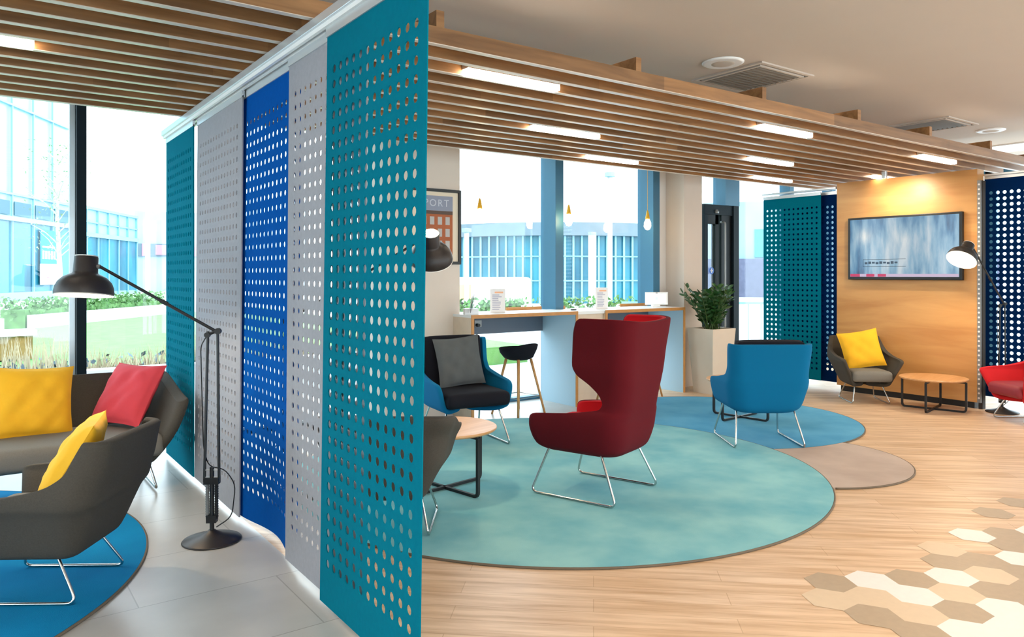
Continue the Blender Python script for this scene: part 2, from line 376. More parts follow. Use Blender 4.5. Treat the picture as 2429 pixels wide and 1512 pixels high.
# linear lamps between the slats
def led(x0, x1, k, label):
    y = 3.285+k*.2146-.018
    t = thing('linear_lamp', label, 'light', ((x0+x1)/2, y-.036, 2.6), 0, 'linear lamps in the slatted raft')
    h = (x1-x0)/2
    MB().box(-h, h, -.034, .034, .03, .075).build('housing', M['alu'], t)
    MB().box(-h, h, -.034, .034, -.008, .03).build('diffuser', M['led'], t, bevel=.008, seg=3)
    return t
led(2.31, 2.99, 2, 'largest lit linear lamp, right of the near teal screen')
led(3.61, 4.31, 7, 'lit linear lamp below and right of the largest lamp')
led(4.95, 5.63, 11, 'lit linear lamp just above the blue grey window mullion')
led(5.05, 5.72, 2, 'lit linear lamp mid raft, nearest the ceiling vent')
led(6.36, 7.06, 7, 'lit linear lamp mid raft, below the one by the vent')
led(7.62, 8.32, 11, 'lit linear lamp low on the raft above the door glazing')
led(7.60, 8.30, 2, 'lit linear lamp above the television, upper of two')
led(8.70, 9.40, 7, 'lit linear lamp above the television, lower of two')
led(-.45, .27, 6, 'lit linear lamp at the top left corner of the picture')

# ---------------------------------------------------------------- ceiling fittings
def vent(x, y, label):
    t = thing('air_vent', label, 'vent', (x, y, CEIL), 0, 'square ceiling vents')
    a = .33; f = MB()
    for (x0, x1, y0, y1) in ((-a, a, -a, -a+.03), (-a, a, a-.03, a), (-a, -a+.03, -a+.03, a-.03), (a-.03, a, -a+.03, a-.03)): f.box(x0, x1, y0, y1, -.012, 0)
    b = a-.055
    for (x0, x1, y0, y1) in ((-b, b, -b, -b+.02), (-b, b, b-.02, b), (-b, -b+.02, -b+.02, b-.02), (b-.02, b, -b+.02, b-.02)): f.box(x0, x1, y0, y1, -.016, 0)
    f.build('vent_frame', M['ceiling'], t)
    MB().box(-a+.03, a-.03, -a+.03, a-.03, -.002, 0).build('duct', M['ventdark'], t)
    s = MB(); n = 11
    for k in range(n):
        yy = -a+.09+k*(2*a-.18)/(n-1); s.add([(-a+.075, yy-.012, -.004), (a-.075, yy-.012, -.004), (a-.075, yy+.012, -.02), (-a+.075, yy+.012, -.02),
            (-a+.075, yy-.012, -.002), (a-.075, yy-.012, -.002), (a-.075, yy+.012, -.018), (-a+.075, yy+.012, -.018)], [(0,3,2,1),(4,5,6,7),(0,1,5,4),(2,3,7,6),(1,2,6,5),(3,0,4,7)])
    s.build('louvre', M['louvre'], t)
vent(5.0, 3.70, 'larger square air vent in the ceiling beside the round speaker')
vent(8.10, 3.80, 'smaller, farther square air vent in the ceiling')
def speaker(x, y, r, label):
    t = thing('ceiling_speaker', label, 'speaker', (x, y, CEIL), 0)
    MB().lathe([(r, 0), (r, -.006), (r*.9, -.014), (r*.86, -.014)], 40).build('rim', M['white'], t, smooth=True)
    MB().lathe([(r*.86, -.010), (r*.4, -.016), (.001, -.018)], 40).build('grille', M['ceiling'], t, smooth=True)
speaker(4.47, 3.56, .15, 'round white speaker in the ceiling left of the larger vent')
speaker(8.9, 3.55, .14, 'faint round white speaker in the far right ceiling')
CL = [(10.3, 3.9, 'white square ceiling light panel at the far right edge')]
CLx = [(x, y) for y in (1.0, -1.4, -3.8) for x in (-2.4, 0, 2.4, 4.8, 7.2, 9.6)]  # unseen panels behind the camera, added as fill to brighten the room
def panel(x, y, label, m='panel_fill'):
    t = thing('ceiling_light', label, 'light', (x, y, CEIL), 0, 'square ceiling light panels')
    f = MB(); a = .3
    for (x0, x1, y0, y1) in ((-a, a, -a, -a+.02), (-a, a, a-.02, a), (-a, -a+.02, -a+.02, a-.02), (a-.02, a, -a+.02, a-.02)): f.box(x0, x1, y0, y1, -.015, 0)
    f.build('light_frame', M['white'], t)
    MB().box(-a+.02, a-.02, -a+.02, a-.02, -.01, -.002).build('diffuser', M[m], t)
    return t
panel(*CL[0], 'panel_dim')
p0 = panel(*CLx[0], 'added fill light panel on the ceiling behind the camera')
for x, y in CLx[1:]: dup(p0, (x, y, CEIL), 0, 'added fill light panel on the ceiling behind the camera')

# ---------------------------------------------------------------- perforated felt screens
def felt(name, label, X, Y0, Y1, m, z0=.03, z1=2.5, lean=0, wave=0, cols=None, top=.165, bot=.13, group=None, pitch=.0664, rad=.0185, off=(0, 0), th=.0025):
    wid = Y1-Y0; nc = cols or int((wid-.10)/pitch)+1; nr = int(((z1-top)-(z0+bot))/pitch)+1
    cy0 = Y0+(wid-(nc-1)*pitch)/2+off[0]; cz0 = z1-top-(nr-1)*pitch
    mb = MB(); n = 12
    ys = [Y0]+[cy0-pitch/2+i*pitch for i in range(nc+1)]+[Y1]; zs = [z0]+[cz0-pitch/2+j*pitch for j in range(nr+1)]+[z1]
    V = {}; vs = []; fs = []
    def disp(y, z):
        k = max(0, (1.0-(z-z0)))**2
        return lean*(1-(z-z0)/(z1-z0)) + wave*k*math.sin(math.pi*min(1, (y-Y0)/wid))**2
    def vert(y, z, s):
        key = (round(y, 5), round(z, 5), s)
        if key not in V: V[key] = len(vs); vs.append((X+disp(y, z)+s*th, y, z))
        return V[key]
    for s in (-1, 1):
        def face(L_):
            fs.append(L_ if s < 0 else L_[::-1])
        for i in range(len(ys)-1):
            for j in range(len(zs)-1):
                a, b, c, d = ys[i], ys[i+1], zs[j], zs[j+1]
                hole = 1 <= i <= nc and 1 <= j <= nr
                if not hole: face([vert(b, c, s), vert(a, c, s), vert(a, d, s), vert(b, d, s)]); continue
                cy, cz = (a+b)/2, (c+d)/2
                H = [vert(cy+rad*math.cos(2*math.pi*(k+.5)/n), cz+rad*math.sin(2*math.pi*(k+.5)/n), s) for k in range(n)]
                # corner verts at 45, 135, 225, 315 degrees; 12 hole verts at 15+30k
                C = [vert(b, d, s), vert(a, d, s), vert(a, c, s), vert(b, c, s)]
                for q in range(4):
                    h1, h2, h3 = H[(3*q) % 12], H[(3*q+1) % 12], H[(3*q+2) % 12]; h4 = H[(3*q+3) % 12]
                    face([h1, C[q], h2]) if False else None
                    # quadrant q covers angles 0..90 + 90q : hole verts 15, 45, 75
                    face([h2, h1, C[q]]); face([h3, h2, C[q]])
                    face([h4, h3, C[q], C[(q+1) % 4]])
                if s > 0:
                    H2 = [vert(cy+rad*math.cos(2*math.pi*(k+.5)/n), cz+rad*math.sin(2*math.pi*(k+.5)/n), -1) for k in range(n)]
                    for k in range(n): fs.append([H[k], H[(k+1) % n], H2[(k+1) % n], H2[k]])
    # rim
    for i in range(len(ys)-1):
        for z in (z0, z1): fs.append([vert(ys[i], z, -1), vert(ys[i+1], z, -1), vert(ys[i+1], z, 1), vert(ys[i], z, 1)])
    for j in range(len(zs)-1):
        for y in (Y0, Y1): fs.append([vert(y, zs[j], -1), vert(y, zs[j+1], -1), vert(y, zs[j+1], 1), vert(y, zs[j], 1)])
    mb.add(vs, fs)
    t = thing('felt_screen', label, 'screen', (0, 0, 0), 0, group)
    mb.build('perforated_felt', M[m], t)
    MB().box(X-.009, X+.009, Y0, Y1, z1-.012, z1+.028).build('header_bar', M['alu'], t)
    return t
G1 = 'perforated felt screens dividing the lounge'
felt('a', 'nearest teal perforated felt screen, tallest in the picture', 1.280, 2.262, 3.155, 'teal', lean=-.035, cols=12, group=G1)
felt('b', 'grey perforated felt screen between the near teal and blue screens', 1.305, 2.80, 3.712, 'greyfelt', lean=-.02, cols=12, group=G1, rad=.0150)
felt('c', 'royal blue perforated felt screen with a curled bottom edge', 1.330, 3.60, 4.585, 'blue', lean=-.03, wave=.06, cols=13, group=G1, rad=.0165)
felt('d', 'grey perforated felt screen behind the black floor lamp', 1.305, 4.50, 5.565, 'greyfelt', lean=-.02, cols=14, group=G1, rad=.0150, th=.004)
felt('e', 'teal perforated felt screen nearest the big window', 1.280, 5.58, 6.47, 'teal', cols=12, group=G1, rad=.0165, th=.004)
t = thing('screen_track', 'white aluminium ceiling track carrying the row of perforated screens', 'track', (1.3, 4.4, 2.53))
MB().box(-.055, .055, -2.35, 2.10, .018, .062).build('track_body', M['alu'], t, bevel=.004)
mb = MB()
for x in (-.035, 0, .035): mb.box(x-.008, x+.008, -2.35, 2.10, -.002, .018)
mb.build('runner', M['white'], t)
G2 = 'perforated felt screens beside the television wall'
felt('f', 'teal perforated felt screen left of the television wall', 8.78, 5.46, 6.31, 'teal', z0=.10, z1=2.47, group=G2, cols=12, rad=.015)
felt('g', 'navy perforated felt screen touching the oak television wall', 8.86, 5.27, 5.86, 'navy', z0=.09, z1=2.47, group=G2, cols=8, off=(.02, 0))
felt('h', 'navy perforated felt screen hanging behind the far teal one', 8.92, 5.50, 6.10, 'navy', z0=.10, z1=2.47, group=G2, cols=8, off=(.01, 0))
felt('i', 'dark navy perforated felt screen at the right edge, behind the floor lamp', 9.02, 2.93, 3.66, 'navy', z0=.12, z1=2.50, group=G2, cols=10)
felt('j', 'sliver of teal perforated felt screen at the right picture edge', 9.05, 2.2, 2.98, 'teal', z0=.12, z1=2.50, group=G2, cols=10)
for x, y0, y1, lb in ((8.84, 5.262, 6.34, 'pale ceiling track left of the television wall'), (9.035, 2.2, 3.66, 'pale ceiling track right of the television wall')):
    t = thing('screen_track', lb, 'track', (x, (y0+y1)/2, 2.53))
    MB().box(-.06, .06, -(y1-y0)/2, (y1-y0)/2, -.01, .012).build('track_body', M['alu'], t, bevel=.003)

# ---------------------------------------------------------------- rugs
def rug(x, y, r, m, label, cut=(), c=None, z=.012):
    """round rug; where it meets a neighbour it is cut along the neighbour's circle"""
    t = thing('round_rug', label, 'rug', (x, y, 0)); c = c or (x, y); poly = []; edge = []
    for k in range(256):
        a = 2*math.pi*k/256; dx, dy = math.cos(a), math.sin(a)
        def hit(cx, cy, cr, far):
            ox, oy = c[0]-cx, c[1]-cy; B = ox*dx+oy*dy; C = ox*ox+oy*oy-cr*cr; D = B*B-C
            if D < 0: return None
            q = -B+math.sqrt(D) if far else -B-math.sqrt(D)
            return q if q > 0 else None
        q = hit(x, y, r, True); free = True
        for b in cut:
            h = hit(b[0], b[1], b[2]+.002, False)
            if h and h < q: q = h; free = False
        poly.append((c[0]+dx*q-x, c[1]+dy*q-y)); edge.append(free)
    MB().prism(poly, 0, z).build('pile', M[m], t)
    st = next((i for i in range(256) if edge[i] and not edge[i-1]), 0); n = sum(edge)
    P = [poly[(st+i) % 256] for i in range(n)]; k = 1+.004/r
    MB().tube([(px_*k, py_*k, z*.5) for px_, py_ in P], .007, 6, closed=(n == 256)).build('edging', M['rugedge'], t, smooth=True)
A_ = (3.54, 4.37, 1.92); B_ = (6.07, 4.90, 1.33)
rug(*A_, 'rugteal', 'largest round aqua rug under the burgundy wing chair')
rug(*B_, 'rugblue', 'round sky blue rug under the petrol blue armchair seen from behind', cut=(A_,))
rug(5.25, 3.47, .81, 'ruggrey', 'small taupe rug tucked between the aqua and sky blue rugs', cut=(A_, B_), c=(5.5, 3.2))
rug(-.91, 4.72, 1.71, 'rugazure', 'round azure rug at the left under the grey tub chair')
RZ = .012

# ---------------------------------------------------------------- seating
def ss(t): t = max(0, min(1, t)); return t*t*(3-2*t)
def interp(levels, q):
    n = len(levels)-1; f = q*n; i = min(int(f), n-1); t = f-i
    return [a+(b-a)*t for a, b in zip(levels[i], levels[i+1])]
def shell(parent, name, m, levels, drop=0, dp=1.0, hump=0, nv=22, thick=.045, sub=1, inset=0, ns=9, lo=0.0):
    """levels: (z, half width, y back, y front, corner radius) bottom to top; sides drop towards the front"""
    rows = []
    zb, zt = levels[0][0], levels[-1][0]
    for v in range(nv+1):
        z, w, yb, yf, r = interp(levels, lo+(1-lo)*v/nv); w -= inset; yb += inset; k = (z-zb)/(zt-zb)
        r = min(r, w*.95, max(.01, (yf-yb)*.9)); L_ = []
        for i in range(ns): t = i/ns; L_.append((-w, yf+(yb+r-yf)*t))
        for i in range(5):
            a = math.pi/2*i/5; L_.append((-w+r-r*math.cos(a), yb+r-r*math.sin(a)))
        for i in range(5): t = i/4*.5; L_.append((-w+r+(w-r)*t*2, yb))
        L_ = L_+[(-x, y) for x, y in L_[:-1][::-1]]
        row = []
        for x, y in L_:
            s = max(0, (y-yb)/max(.05, (yf-yb))); side = ss(s)**dp
            zz = z-drop*side*k+hump*k*min(1, abs(x)/max(w, .01))**2
            row.append((x, y, zz))
        rows.append(row)
    mb = MB(); n = len(rows[0]); vs = [p for r_ in rows for p in r_]; fs = []
    for i in range(len(rows)-1):
        for j in range(n-1): fs.append((i*n+j, i*n+j+1, (i+1)*n+j+1, (i+1)*n+j))
    mb.add(vs, fs)
    o = mb.build(name, M[m], parent, smooth=True)
    s = o.modifiers.new('solid', 'SOLIDIFY'); s.thickness = thick; s.offset = 0
    b = o.modifiers.new('sub', 'SUBSURF'); b.levels = sub; b.render_levels = sub
    return o
def pad(parent, name, m, x0, x1, y0, y1, z0, z1, bev=.04, tilt=0, crown=0.01, taper=0):
    mb = MB(); nx, ny = 8, 8; vs = []; fs = []
    for s, z in ((0, z0), (1, z1)):
        for i in range(nx+1):
            for j in range(ny+1):
                u, v = i/nx, j/ny; c = crown*(1-(2*u-1)**4)*(1-(2*v-1)**4)*(1 if s else 0)
                tx = 1-taper*(1-v); xm = (x0+x1)/2
                vs.append((xm+(x0+(x1-x0)*u-xm)*tx, y0+(y1-y0)*v, z+c+tilt*(v-.5)))
    n = (nx+1)*(ny+1)
    def id_(s, i, j): return s*n+i*(ny+1)+j
    for i in range(nx):
        for j in range(ny):
            fs.append((id_(1,i,j), id_(1,i+1,j), id_(1,i+1,j+1), id_(1,i,j+1))); fs.append((id_(0,i,j), id_(0,i,j+1), id_(0,i+1,j+1), id_(0,i+1,j)))
    for i in range(nx):
        fs.append((id_(0,i,0), id_(0,i+1,0), id_(1,i+1,0), id_(1,i,0))); fs.append((id_(0,i+1,ny), id_(0,i,ny), id_(1,i,ny), id_(1,i+1,ny)))
    for j in range(ny):
        fs.append((id_(0,0,j+1), id_(0,0,j), id_(1,0,j), id_(1,0,j+1))); fs.append((id_(0,nx,j), id_(0,nx,j+1), id_(1,nx,j+1), id_(1,nx,j)))
    mb.add(vs, fs); return mb.build(name, M[m], parent, smooth=True, bevel=bev, seg=4)
def sled(parent, sx, xt, xb, yft, yfb, ybt, ybb, zt, r=.008):
    """one chromed wire runner on side sx: up at the front, along the floor, up at the back"""
    mb = MB(); mb.tube(rnd([(sx*(xt-.05), yft-.06, zt+.03), (sx*xt, yft, zt), (sx*xb, yfb, r), (sx*xb, ybb, r), (sx*xt, ybt, zt), (sx*(xt-.05), ybt+.04, zt+.03)], .05, 5), r, 8)
    return mb.build('sled_leg', M['chrome'], parent, smooth=True)

def pillow(label, m, loc, size, rot, thick=.16, mname=None, sag=0):
    """square scatter cushion with pulled-out corners; local XY is its face"""
    n = 22; vs = []; fs = []; rr = random.Random(sum(map(ord, label)))
    ph = [rr.uniform(0, 6) for _ in range(6)]
    for s in (-1, 1):
        for i in range(n+1):
            for j in range(n+1):
                u, v = 2*i/n-1, 2*j/n-1
                e = (1-abs(u)**3.2)*(1-abs(v)**3.2); t = thick/2*max(0, e)**.55
                pin = 1-.07*(1-u*u)*(abs(v)**3)-.0; pin2 = 1-.07*(1-v*v)*(abs(u)**3)
                x = u*size/2*pin2; y = v*size/2*pin
                w = .006*math.sin(9*u+3*v+ph[0])*math.sin(5*v+ph[1])+.005*math.sin(14*(u*v)+ph[2])+.004*math.sin(8*v-11*u+ph[3])
                vs.append((x, y, s*(t+w*e)+sag*(u*u)))
    N_ = (n+1)**2
    for s in (0, 1):
        for i in range(n):
            for j in range(n):
                a, b, c, d = [s*N_+q for q in (i*(n+1)+j, (i+1)*(n+1)+j, (i+1)*(n+1)+j+1, i*(n+1)+j+1)]
                fs.append((a, b, c, d) if s else (d, c, b, a))
    border = [(i, 0) for i in range(n)]+[(n, j) for j in range(n)]+[(i, n) for i in range(n, 0, -1)]+[(0, j) for j in range(n, 0, -1)]
    for k in range(len(border)):
        a = border[k][0]*(n+1)+border[k][1]; b2 = border[(k+1) % len(border)]; b = b2[0]*(n+1)+b2[1]
        fs.append((a, b, N_+b, N_+a))
    mb = MB(); mb.add(vs, fs); o = mb.build('scatter_cushion', M[m], None, smooth=True)
    o.location = loc; o.rotation_euler = rot
    tag(o, label, 'cushion'); return o
def facing(rx, rz, roll=0):
    """cushion standing up, leaning back by rx, facing direction rz (local +Y of a chair), rolled in its own plane"""
    return (Matrix.Rotation(rz, 3, 'Z') @ Matrix.Rotation(-R(90)+rx, 3, 'X') @ Matrix.Rotation(roll, 3, 'Z')).to_euler()

# --- burgundy high-back wing chair
def wing_chair(loc, rz, label):
    t = thing('wing_armchair', label, 'armchair', loc, rz)
    L_ = [(.285, .03, -.04, .02, .02), (.29, .20, -.22, .22, .10), (.32, .265, -.265, .30, .11), (.37, .285, -.285, .33, .12),
          (.44, .305, -.30, .345, .12), (.50, .31, -.305, .34, .12), (.525, .31, -.31, .31, .12), (.545, .305, -.315, .02, .12), (.57, .28, -.32, -.17, .11),
          (.62, .27, -.33, -.20, .10), (.68, .275, -.34, -.17, .10), (.74, .285, -.35, -.10, .10), (.79, .30, -.355, -.02, .10), (.84, .308, -.36, .01, .10), (.95, .315, -.375, .0, .11),
          (1.05, .325, -.39, -.01, .11), (1.12, .33, -.40, -.03, .11), (1.14, .325, -.402, -.06, .11)]
    shell(t, 'outer_shell', 'burg', L_, hump=.02, nv=34, thick=.035, sub=1)
    Li = [l for l in L_ if l[0] >= .37]
    shell(t, 'inner_upholstery', 'redin', [(a, b-.018, c+.018, d-.012, r) for a, b, c, d, r in Li], hump=.02, nv=30, thick=.03, sub=1)
    pad(t, 'seat_cushion', 'redin', -.27, .27, -.24, .36, .33, .455, .045)
    for sx in (-1, 1): sled(t, sx, .24, .30, .22, .33, -.16, -.30, .31)
    return t
wing_chair((3.40, 3.74, RZ), R(18.4), 'tall burgundy wing chair with red lining on the aqua rug, seen from behind')

def club_chair(loc, rz, label):
    t = thing('armchair', label, 'armchair', loc, rz, 'petrol blue armchairs')
    L_ = [(.285, .03, -.04, .02, .02), (.295, .22, -.24, .24, .11), (.33, .28, -.27, .30, .12), (.38, .30, -.285, .30, .12), (.45, .315, -.30, .30, .12),
          (.50, .325, -.31, .29, .11), (.53, .328, -.315, .25, .11), (.55, .325, -.32, .06, .10), (.59, .315, -.325, -.15, .09), (.66, .312, -.335, -.20, .08),
          (.76, .322, -.35, -.235, .08), (.84, .326, -.365, -.25, .08), (.865, .322, -.368, -.26, .08)]
    shell(t, 'outer_shell', 'chairteal', L_, nv=30, thick=.04, sub=1)
    pad(t, 'seat_cushion', 'navyseat', -.285, .285, -.24, .37, .34, .46, .045)
    b = pad(t, 'back_cushion', 'navyseat', -.275, .275, -.05, .05, -.22, .22, .04)
    b.location = (0, -.245, .665); b.rotation_euler = (R(9), 0, 0)
    for sx in (-1, 1): sled(t, sx, .24, .29, .20, .33, -.16, -.30, .31)
    return t
club_chair((3.46, 5.52, RZ), R(172), 'petrol blue armchair with black seat and grey cushion, facing the camera')
club_chair((5.53, 4.03, .012), R(-34.8), 'petrol blue armchair seen from behind on the sky blue rug')
pillow('slate grey square cushion standing on the black seat of the blue armchair', 'cushgrey', (3.475, 5.60, .69), .44, facing(R(14), R(172), R(4)), .12)

def tub_chair(loc, rz, label, m='greywool', ms='seatgrey', half=.30, top=.72, front=.53, group='low taupe tub chairs', wide=False):
    t = thing('tub_chair', label, 'armchair', loc, rz, group)
    e = half-.30
    f = front
    L_ = [(.20, .03+e, -.04, .02, .02), (.205, .18+e, -.19, .21, .04), (.225, .21+e, -.225, .25, .05), (.28, .235+e, -.25, .265, .06), (.35, .265+e, -.275, .285, .07),
          (.42, .30+e, -.30, .305, .08), (f-.03, .322+e, -.325, .32, .09), (f, .327+e, -.332, .30, .09), (f+.015, .327+e, -.335, .02, .09), (f+.05, .322+e, -.345, -.17, .09),
          (f+.10, .31+e, -.36, -.25, .08), (top-.04, .285+e, -.385, -.295, .07), (top, .275+e, -.395, -.315, .06)]
    if wide: L_ = [(z, w-.03*(1-(z-.2)/.5), yb, yf, r) for z, w, yb, yf, r in L_[:7]]+[(top-.03, .345+e, -.37, .31, .07), (top, .345+e, -.38, .29, .07)]
    shell(t, 'shell', m, L_, drop=.15 if wide else 0, nv=30, thick=.045, sub=1)
    pad(t, 'seat_cushion', ms, -.235-e, .235+e, -.24, .30, .25, .37, .04, taper=.08)
    for sx in (-1, 1): sled(t, sx, .16+e, .22+e, .14, .25, -.12, -.25, .225, .007)
    return t
tub_chair((.30, 4.08, RZ), R(55.7), 'taupe tub chair in the left foreground with yellow cushion, seen from behind', front=.48)
tub_chair((1.98, 3.95, RZ), R(-35.8), 'taupe tub chair half hidden behind the nearest teal screen', half=.33, front=.60, top=.68, wide=True)
tub_chair((8.32, 4.64, 0), R(138), 'taupe tub chair with yellow cushion in front of the oak television wall', front=.50, half=.28)
tub_chair((8.50, 3.02, 0), R(56), 'bright red tub chair with wine red seat at the right edge', m='redlow', ms='redseat', front=.50, top=.66, group=None)
pillow('bright yellow cushion tilted on the taupe chair by the television wall', 'yellow', (8.34, 4.68, .585), .45, facing(R(20), R(134), R(10)), .15)
pillow('white cushion barely showing on the bright red chair', 'whitecot', (8.60, 2.93, .50), .32, facing(R(20), R(56), 0), .12)
pillow('yellow cushion leaning in the tub chair of the left foreground', 'yellow', (.40, 4.08, .575), .45, facing(R(30), R(76), R(0)), .14)

# sofa by the window
sofa = thing('sofa', 'long taupe sofa under the big window with yellow and coral cushions', 'sofa', (.10, 5.72, .012), R(180))
e = .62
L_ = [(.20, .03+e, -.04, .02, .02), (.205, .22+e, -.22, .25, .05), (.225, .255+e, -.26, .30, .06), (.30, .30+e, -.30, .33, .08), (.40, .35+e, -.34, .36, .10),
      (.50, .39+e, -.38, .38, .12), (.60, .42+e, -.42, .39, .14), (.70, .445+e, -.45, .39, .15), (.72, .44+e, -.455, .385, .15)]
shell(sofa, 'shell', 'greywool', L_, drop=.12, nv=24, thick=.07, sub=1, ns=12)
pad(sofa, 'seat_cushion', 'seatgrey', -.33-e, .33+e, -.28, .36, .24, .385, .045)
for sx in (-1, 1): sled(sofa, sx, .25+e, .30+e, .16, .27, -.14, -.27, .225, .008)
pillow('larger yellow cushion standing on the sofa at the left edge', 'yellow', (.34, 5.86, .61), .48, facing(R(20), R(185), R(-4)), .17)
pillow('coral red cushion leaning into the corner of the sofa', 'pink', (.90, 5.80, .62), .46, facing(R(32), R(122), R(0)), .15)

# ---------------------------------------------------------------- round side tables
def table(x, y, r, h, z0, rz, label, top='oaktop'):
    t = thing('round_side_table', label, 'table', (x, y, z0), rz, 'round oak side tables')
    MB().lathe([(.001, h-.022), (r-.012, h-.022), (r, h-.012), (r, h-.003), (r-.004, h), (.001, h)], 64, cap=False).build('table_top', M[top], t, smooth=False)
    q = r*.93
    for a in (0, 90):
        d = Vector((math.cos(R(a)), math.sin(R(a)), 0)); hz = h-.034; zl = .009+(.018 if a else 0)
        mb = MB(); P = rnd([(*(d*q)[:2], hz), (*(d*q)[:2], .009), (*(d*-q)[:2], .009), (*(d*-q)[:2], hz)], .035, 4)
        mb.tube(P+[], .010, sq=True); mb.tube([(*(d*q)[:2], hz), (*(d*-q)[:2], hz)], .0095, sq=True)
        mb.build('leg_frame', M['black'], t)
    return t
table(2.59, 4.36, .35, .42, RZ, R(10), 'round oak side table beside the half hidden taupe chair')
table(8.38, 3.90, .33, .35, 0, R(12), 'round oak side table in front of the oak television wall')
table(6.28, 4.79, .33, .39, .012, R(5), 'round side table mostly hidden behind the blue armchair')
table(-.34, 4.62, .33, .42, RZ, R(20), 'white topped side table just entering at the left edge', 'white')

# ---------------------------------------------------------------- articulated floor lamps
def floor_lamp(base, rz, reach, elbow, headz, aim, label, power=9):
    """local +X points from the stand towards the head"""
    t = thing('floor_lamp', label, 'lamp', base, rz, 'articulated black floor lamps')
    MB().lathe([(.001, 0), (.150, 0), (.155, .004), (.150, .010), (.06, .034), (.022, .055), (.018, .060), (.001, .060)], 48, cap=False).build('base', M['lampblack'], t, smooth=True)
    mb = MB(); mb.tube([(0, 0, .058), (0, 0, .40)], .012, 12); mb.box(-.026, .026, -.02, .02, .10, .14); mb.box(-.040, .040, -.02, .02, .31, .345)
    mb.build('post', M['black'], t)
    for x in (-.024, .024):
        mb = MB(); mb.tube([(x, .0, .12), (x, 0, .33)], .009, 10)
        for k in range(14): mb.lathe([(.011, 0), (.011, .006)], 10, (x, 0, .13+k*.0135))
        mb.build('spring', M['steelgrey'] if x > 0 else M['black'], t)
    for x, xe in ((-.038, -.030), (.040, .022)):
        mb = MB(); mb.tube([(x, 0, .32), (xe, 0, elbow)], .008, 8); mb.build('lower_arm', M['black'], t)
    mb = MB(); mb.tube([(-.040, 0, .385), (.042, 0, .385)], .006, 8); mb.tube([(-.04, 0, .345), (.042, 0, .345)], .005, 8); mb.build('clamp', M['alu'], t)
    mb = MB(); mb.tube([(-.032, -.012, elbow), (-.032, .012, elbow)], .017, 14); mb.tube([(.024, -.012, elbow-.02), (.024, .012, elbow-.02)], .015, 14)
    mb.tube([(-.035, 0, elbow+.005), (.024, 0, elbow-.018)], .009, 8); mb.build('elbow_joint', M['black'], t)
    d = Vector((reach, 0, headz-elbow)); dn = d.normalized()
    a0 = Vector((-.02, 0, elbow)); a1 = Vector((reach-.075*math.cos(0), 0, headz+.0))
    mb = MB(); mb.tube([a0, a1], .0085, 8); mb.tube([a0+(a1-a0)*.45-dn*.02, a0+(a1-a0)*.45+dn*.02], .012, 8); mb.build('upper_arm', M['black'], t)
    mb = MB(); mb.tube(rnd([(.03, 0, elbow-.03), (.06, 0, elbow-.08), (.045, 0, .5), (.02, -.01, .40), (-.06, -.02, .385), (-.12, -.02, .30), (-.10, -.02, .12), (-.02, -.01, .07)], .06, 4), .0032, 6); mb.build('cable', M['black'], t)
    # head
    H = Vector((0, 0, -1)).rotation_difference(Matrix.Rotation(-rz, 3, 'Z') @ Vector(aim).normalized()).to_matrix()
    hc = Vector((reach, 0, headz)); k = 1.0
    prof = [(.144, -.150), (.145, -.140), (.141, -.112), (.130, -.085), (.108, -.060), (.082, -.045), (.063, -.036), (.060, -.028), (.058, .052), (.056, .055)]
    sh = MB().lathe(prof, 48, hc, H, cap=False).build('lamp_shade', M['lampblack'], t, smooth=True)
    pi = [(.1445, -.156), (.142, -.156)]+[(r_-.003, z) for r_, z in prof[1:-1]]+[(.053, .058), (.056, .060)]
    MB().lathe(pi, 48, hc, H, cap=False).build('shade_lining', M['shadein'], sh, smooth=True)
    MB().lathe([(.001, -.105), (.022, -.098), (.032, -.075), (.028, -.05), (.015, -.03), (.012, .0), (.001, .0)], 24, hc, H, cap=False).build('bulb', M['glow'], sh, smooth=True)
    MB().lathe([(.001, .046), (.050, .046), (.050, .054), (.001, .054)], 24, hc, H, cap=False).build('painted_top_glow', M['glow'], sh)  # emissive disc added to imitate bulb light showing in the open neck
    mb = MB(); e1 = hc+H @ Vector((.058, 0, .02)); mb.tube([a1, e1], .012, 8); mb.build('head_joint', M['steelgrey'], t)
    l = bpy.data.lights.new('lamp_light', 'POINT'); l.energy = power; l.color = (1, .78, .52); l.shadow_soft_size = .03
    lo = bpy.data.objects.new('lamp_light', l); COL.objects.link(lo); lo.parent = t; lo.location = hc+H @ Vector((0, 0, -.125))
    return t
def ang(ax, ay): return math.atan2(ay, ax)
floor_lamp((1.075, 4.28, 0), ang(.52-1.075, 4.62-4.28), .66, 1.14, 1.49, (-.07, -.10, -1), 'black articulated floor lamp in front of the grey and blue screens')
floor_lamp((1.66, 4.72, RZ), ang(2.49-1.66, 4.37-4.72), .90, 1.14, 1.66, (.30, .48, -.82), 'black floor lamp whose shade peeks out right of the near teal screen')
floor_lamp((8.80, 3.40, 0), ang(8.45-8.80, 3.60-3.40), .40, 1.14, 1.72, (-.68, .07, -.83), 'dark floor lamp with glowing shade beside the television', power=14)

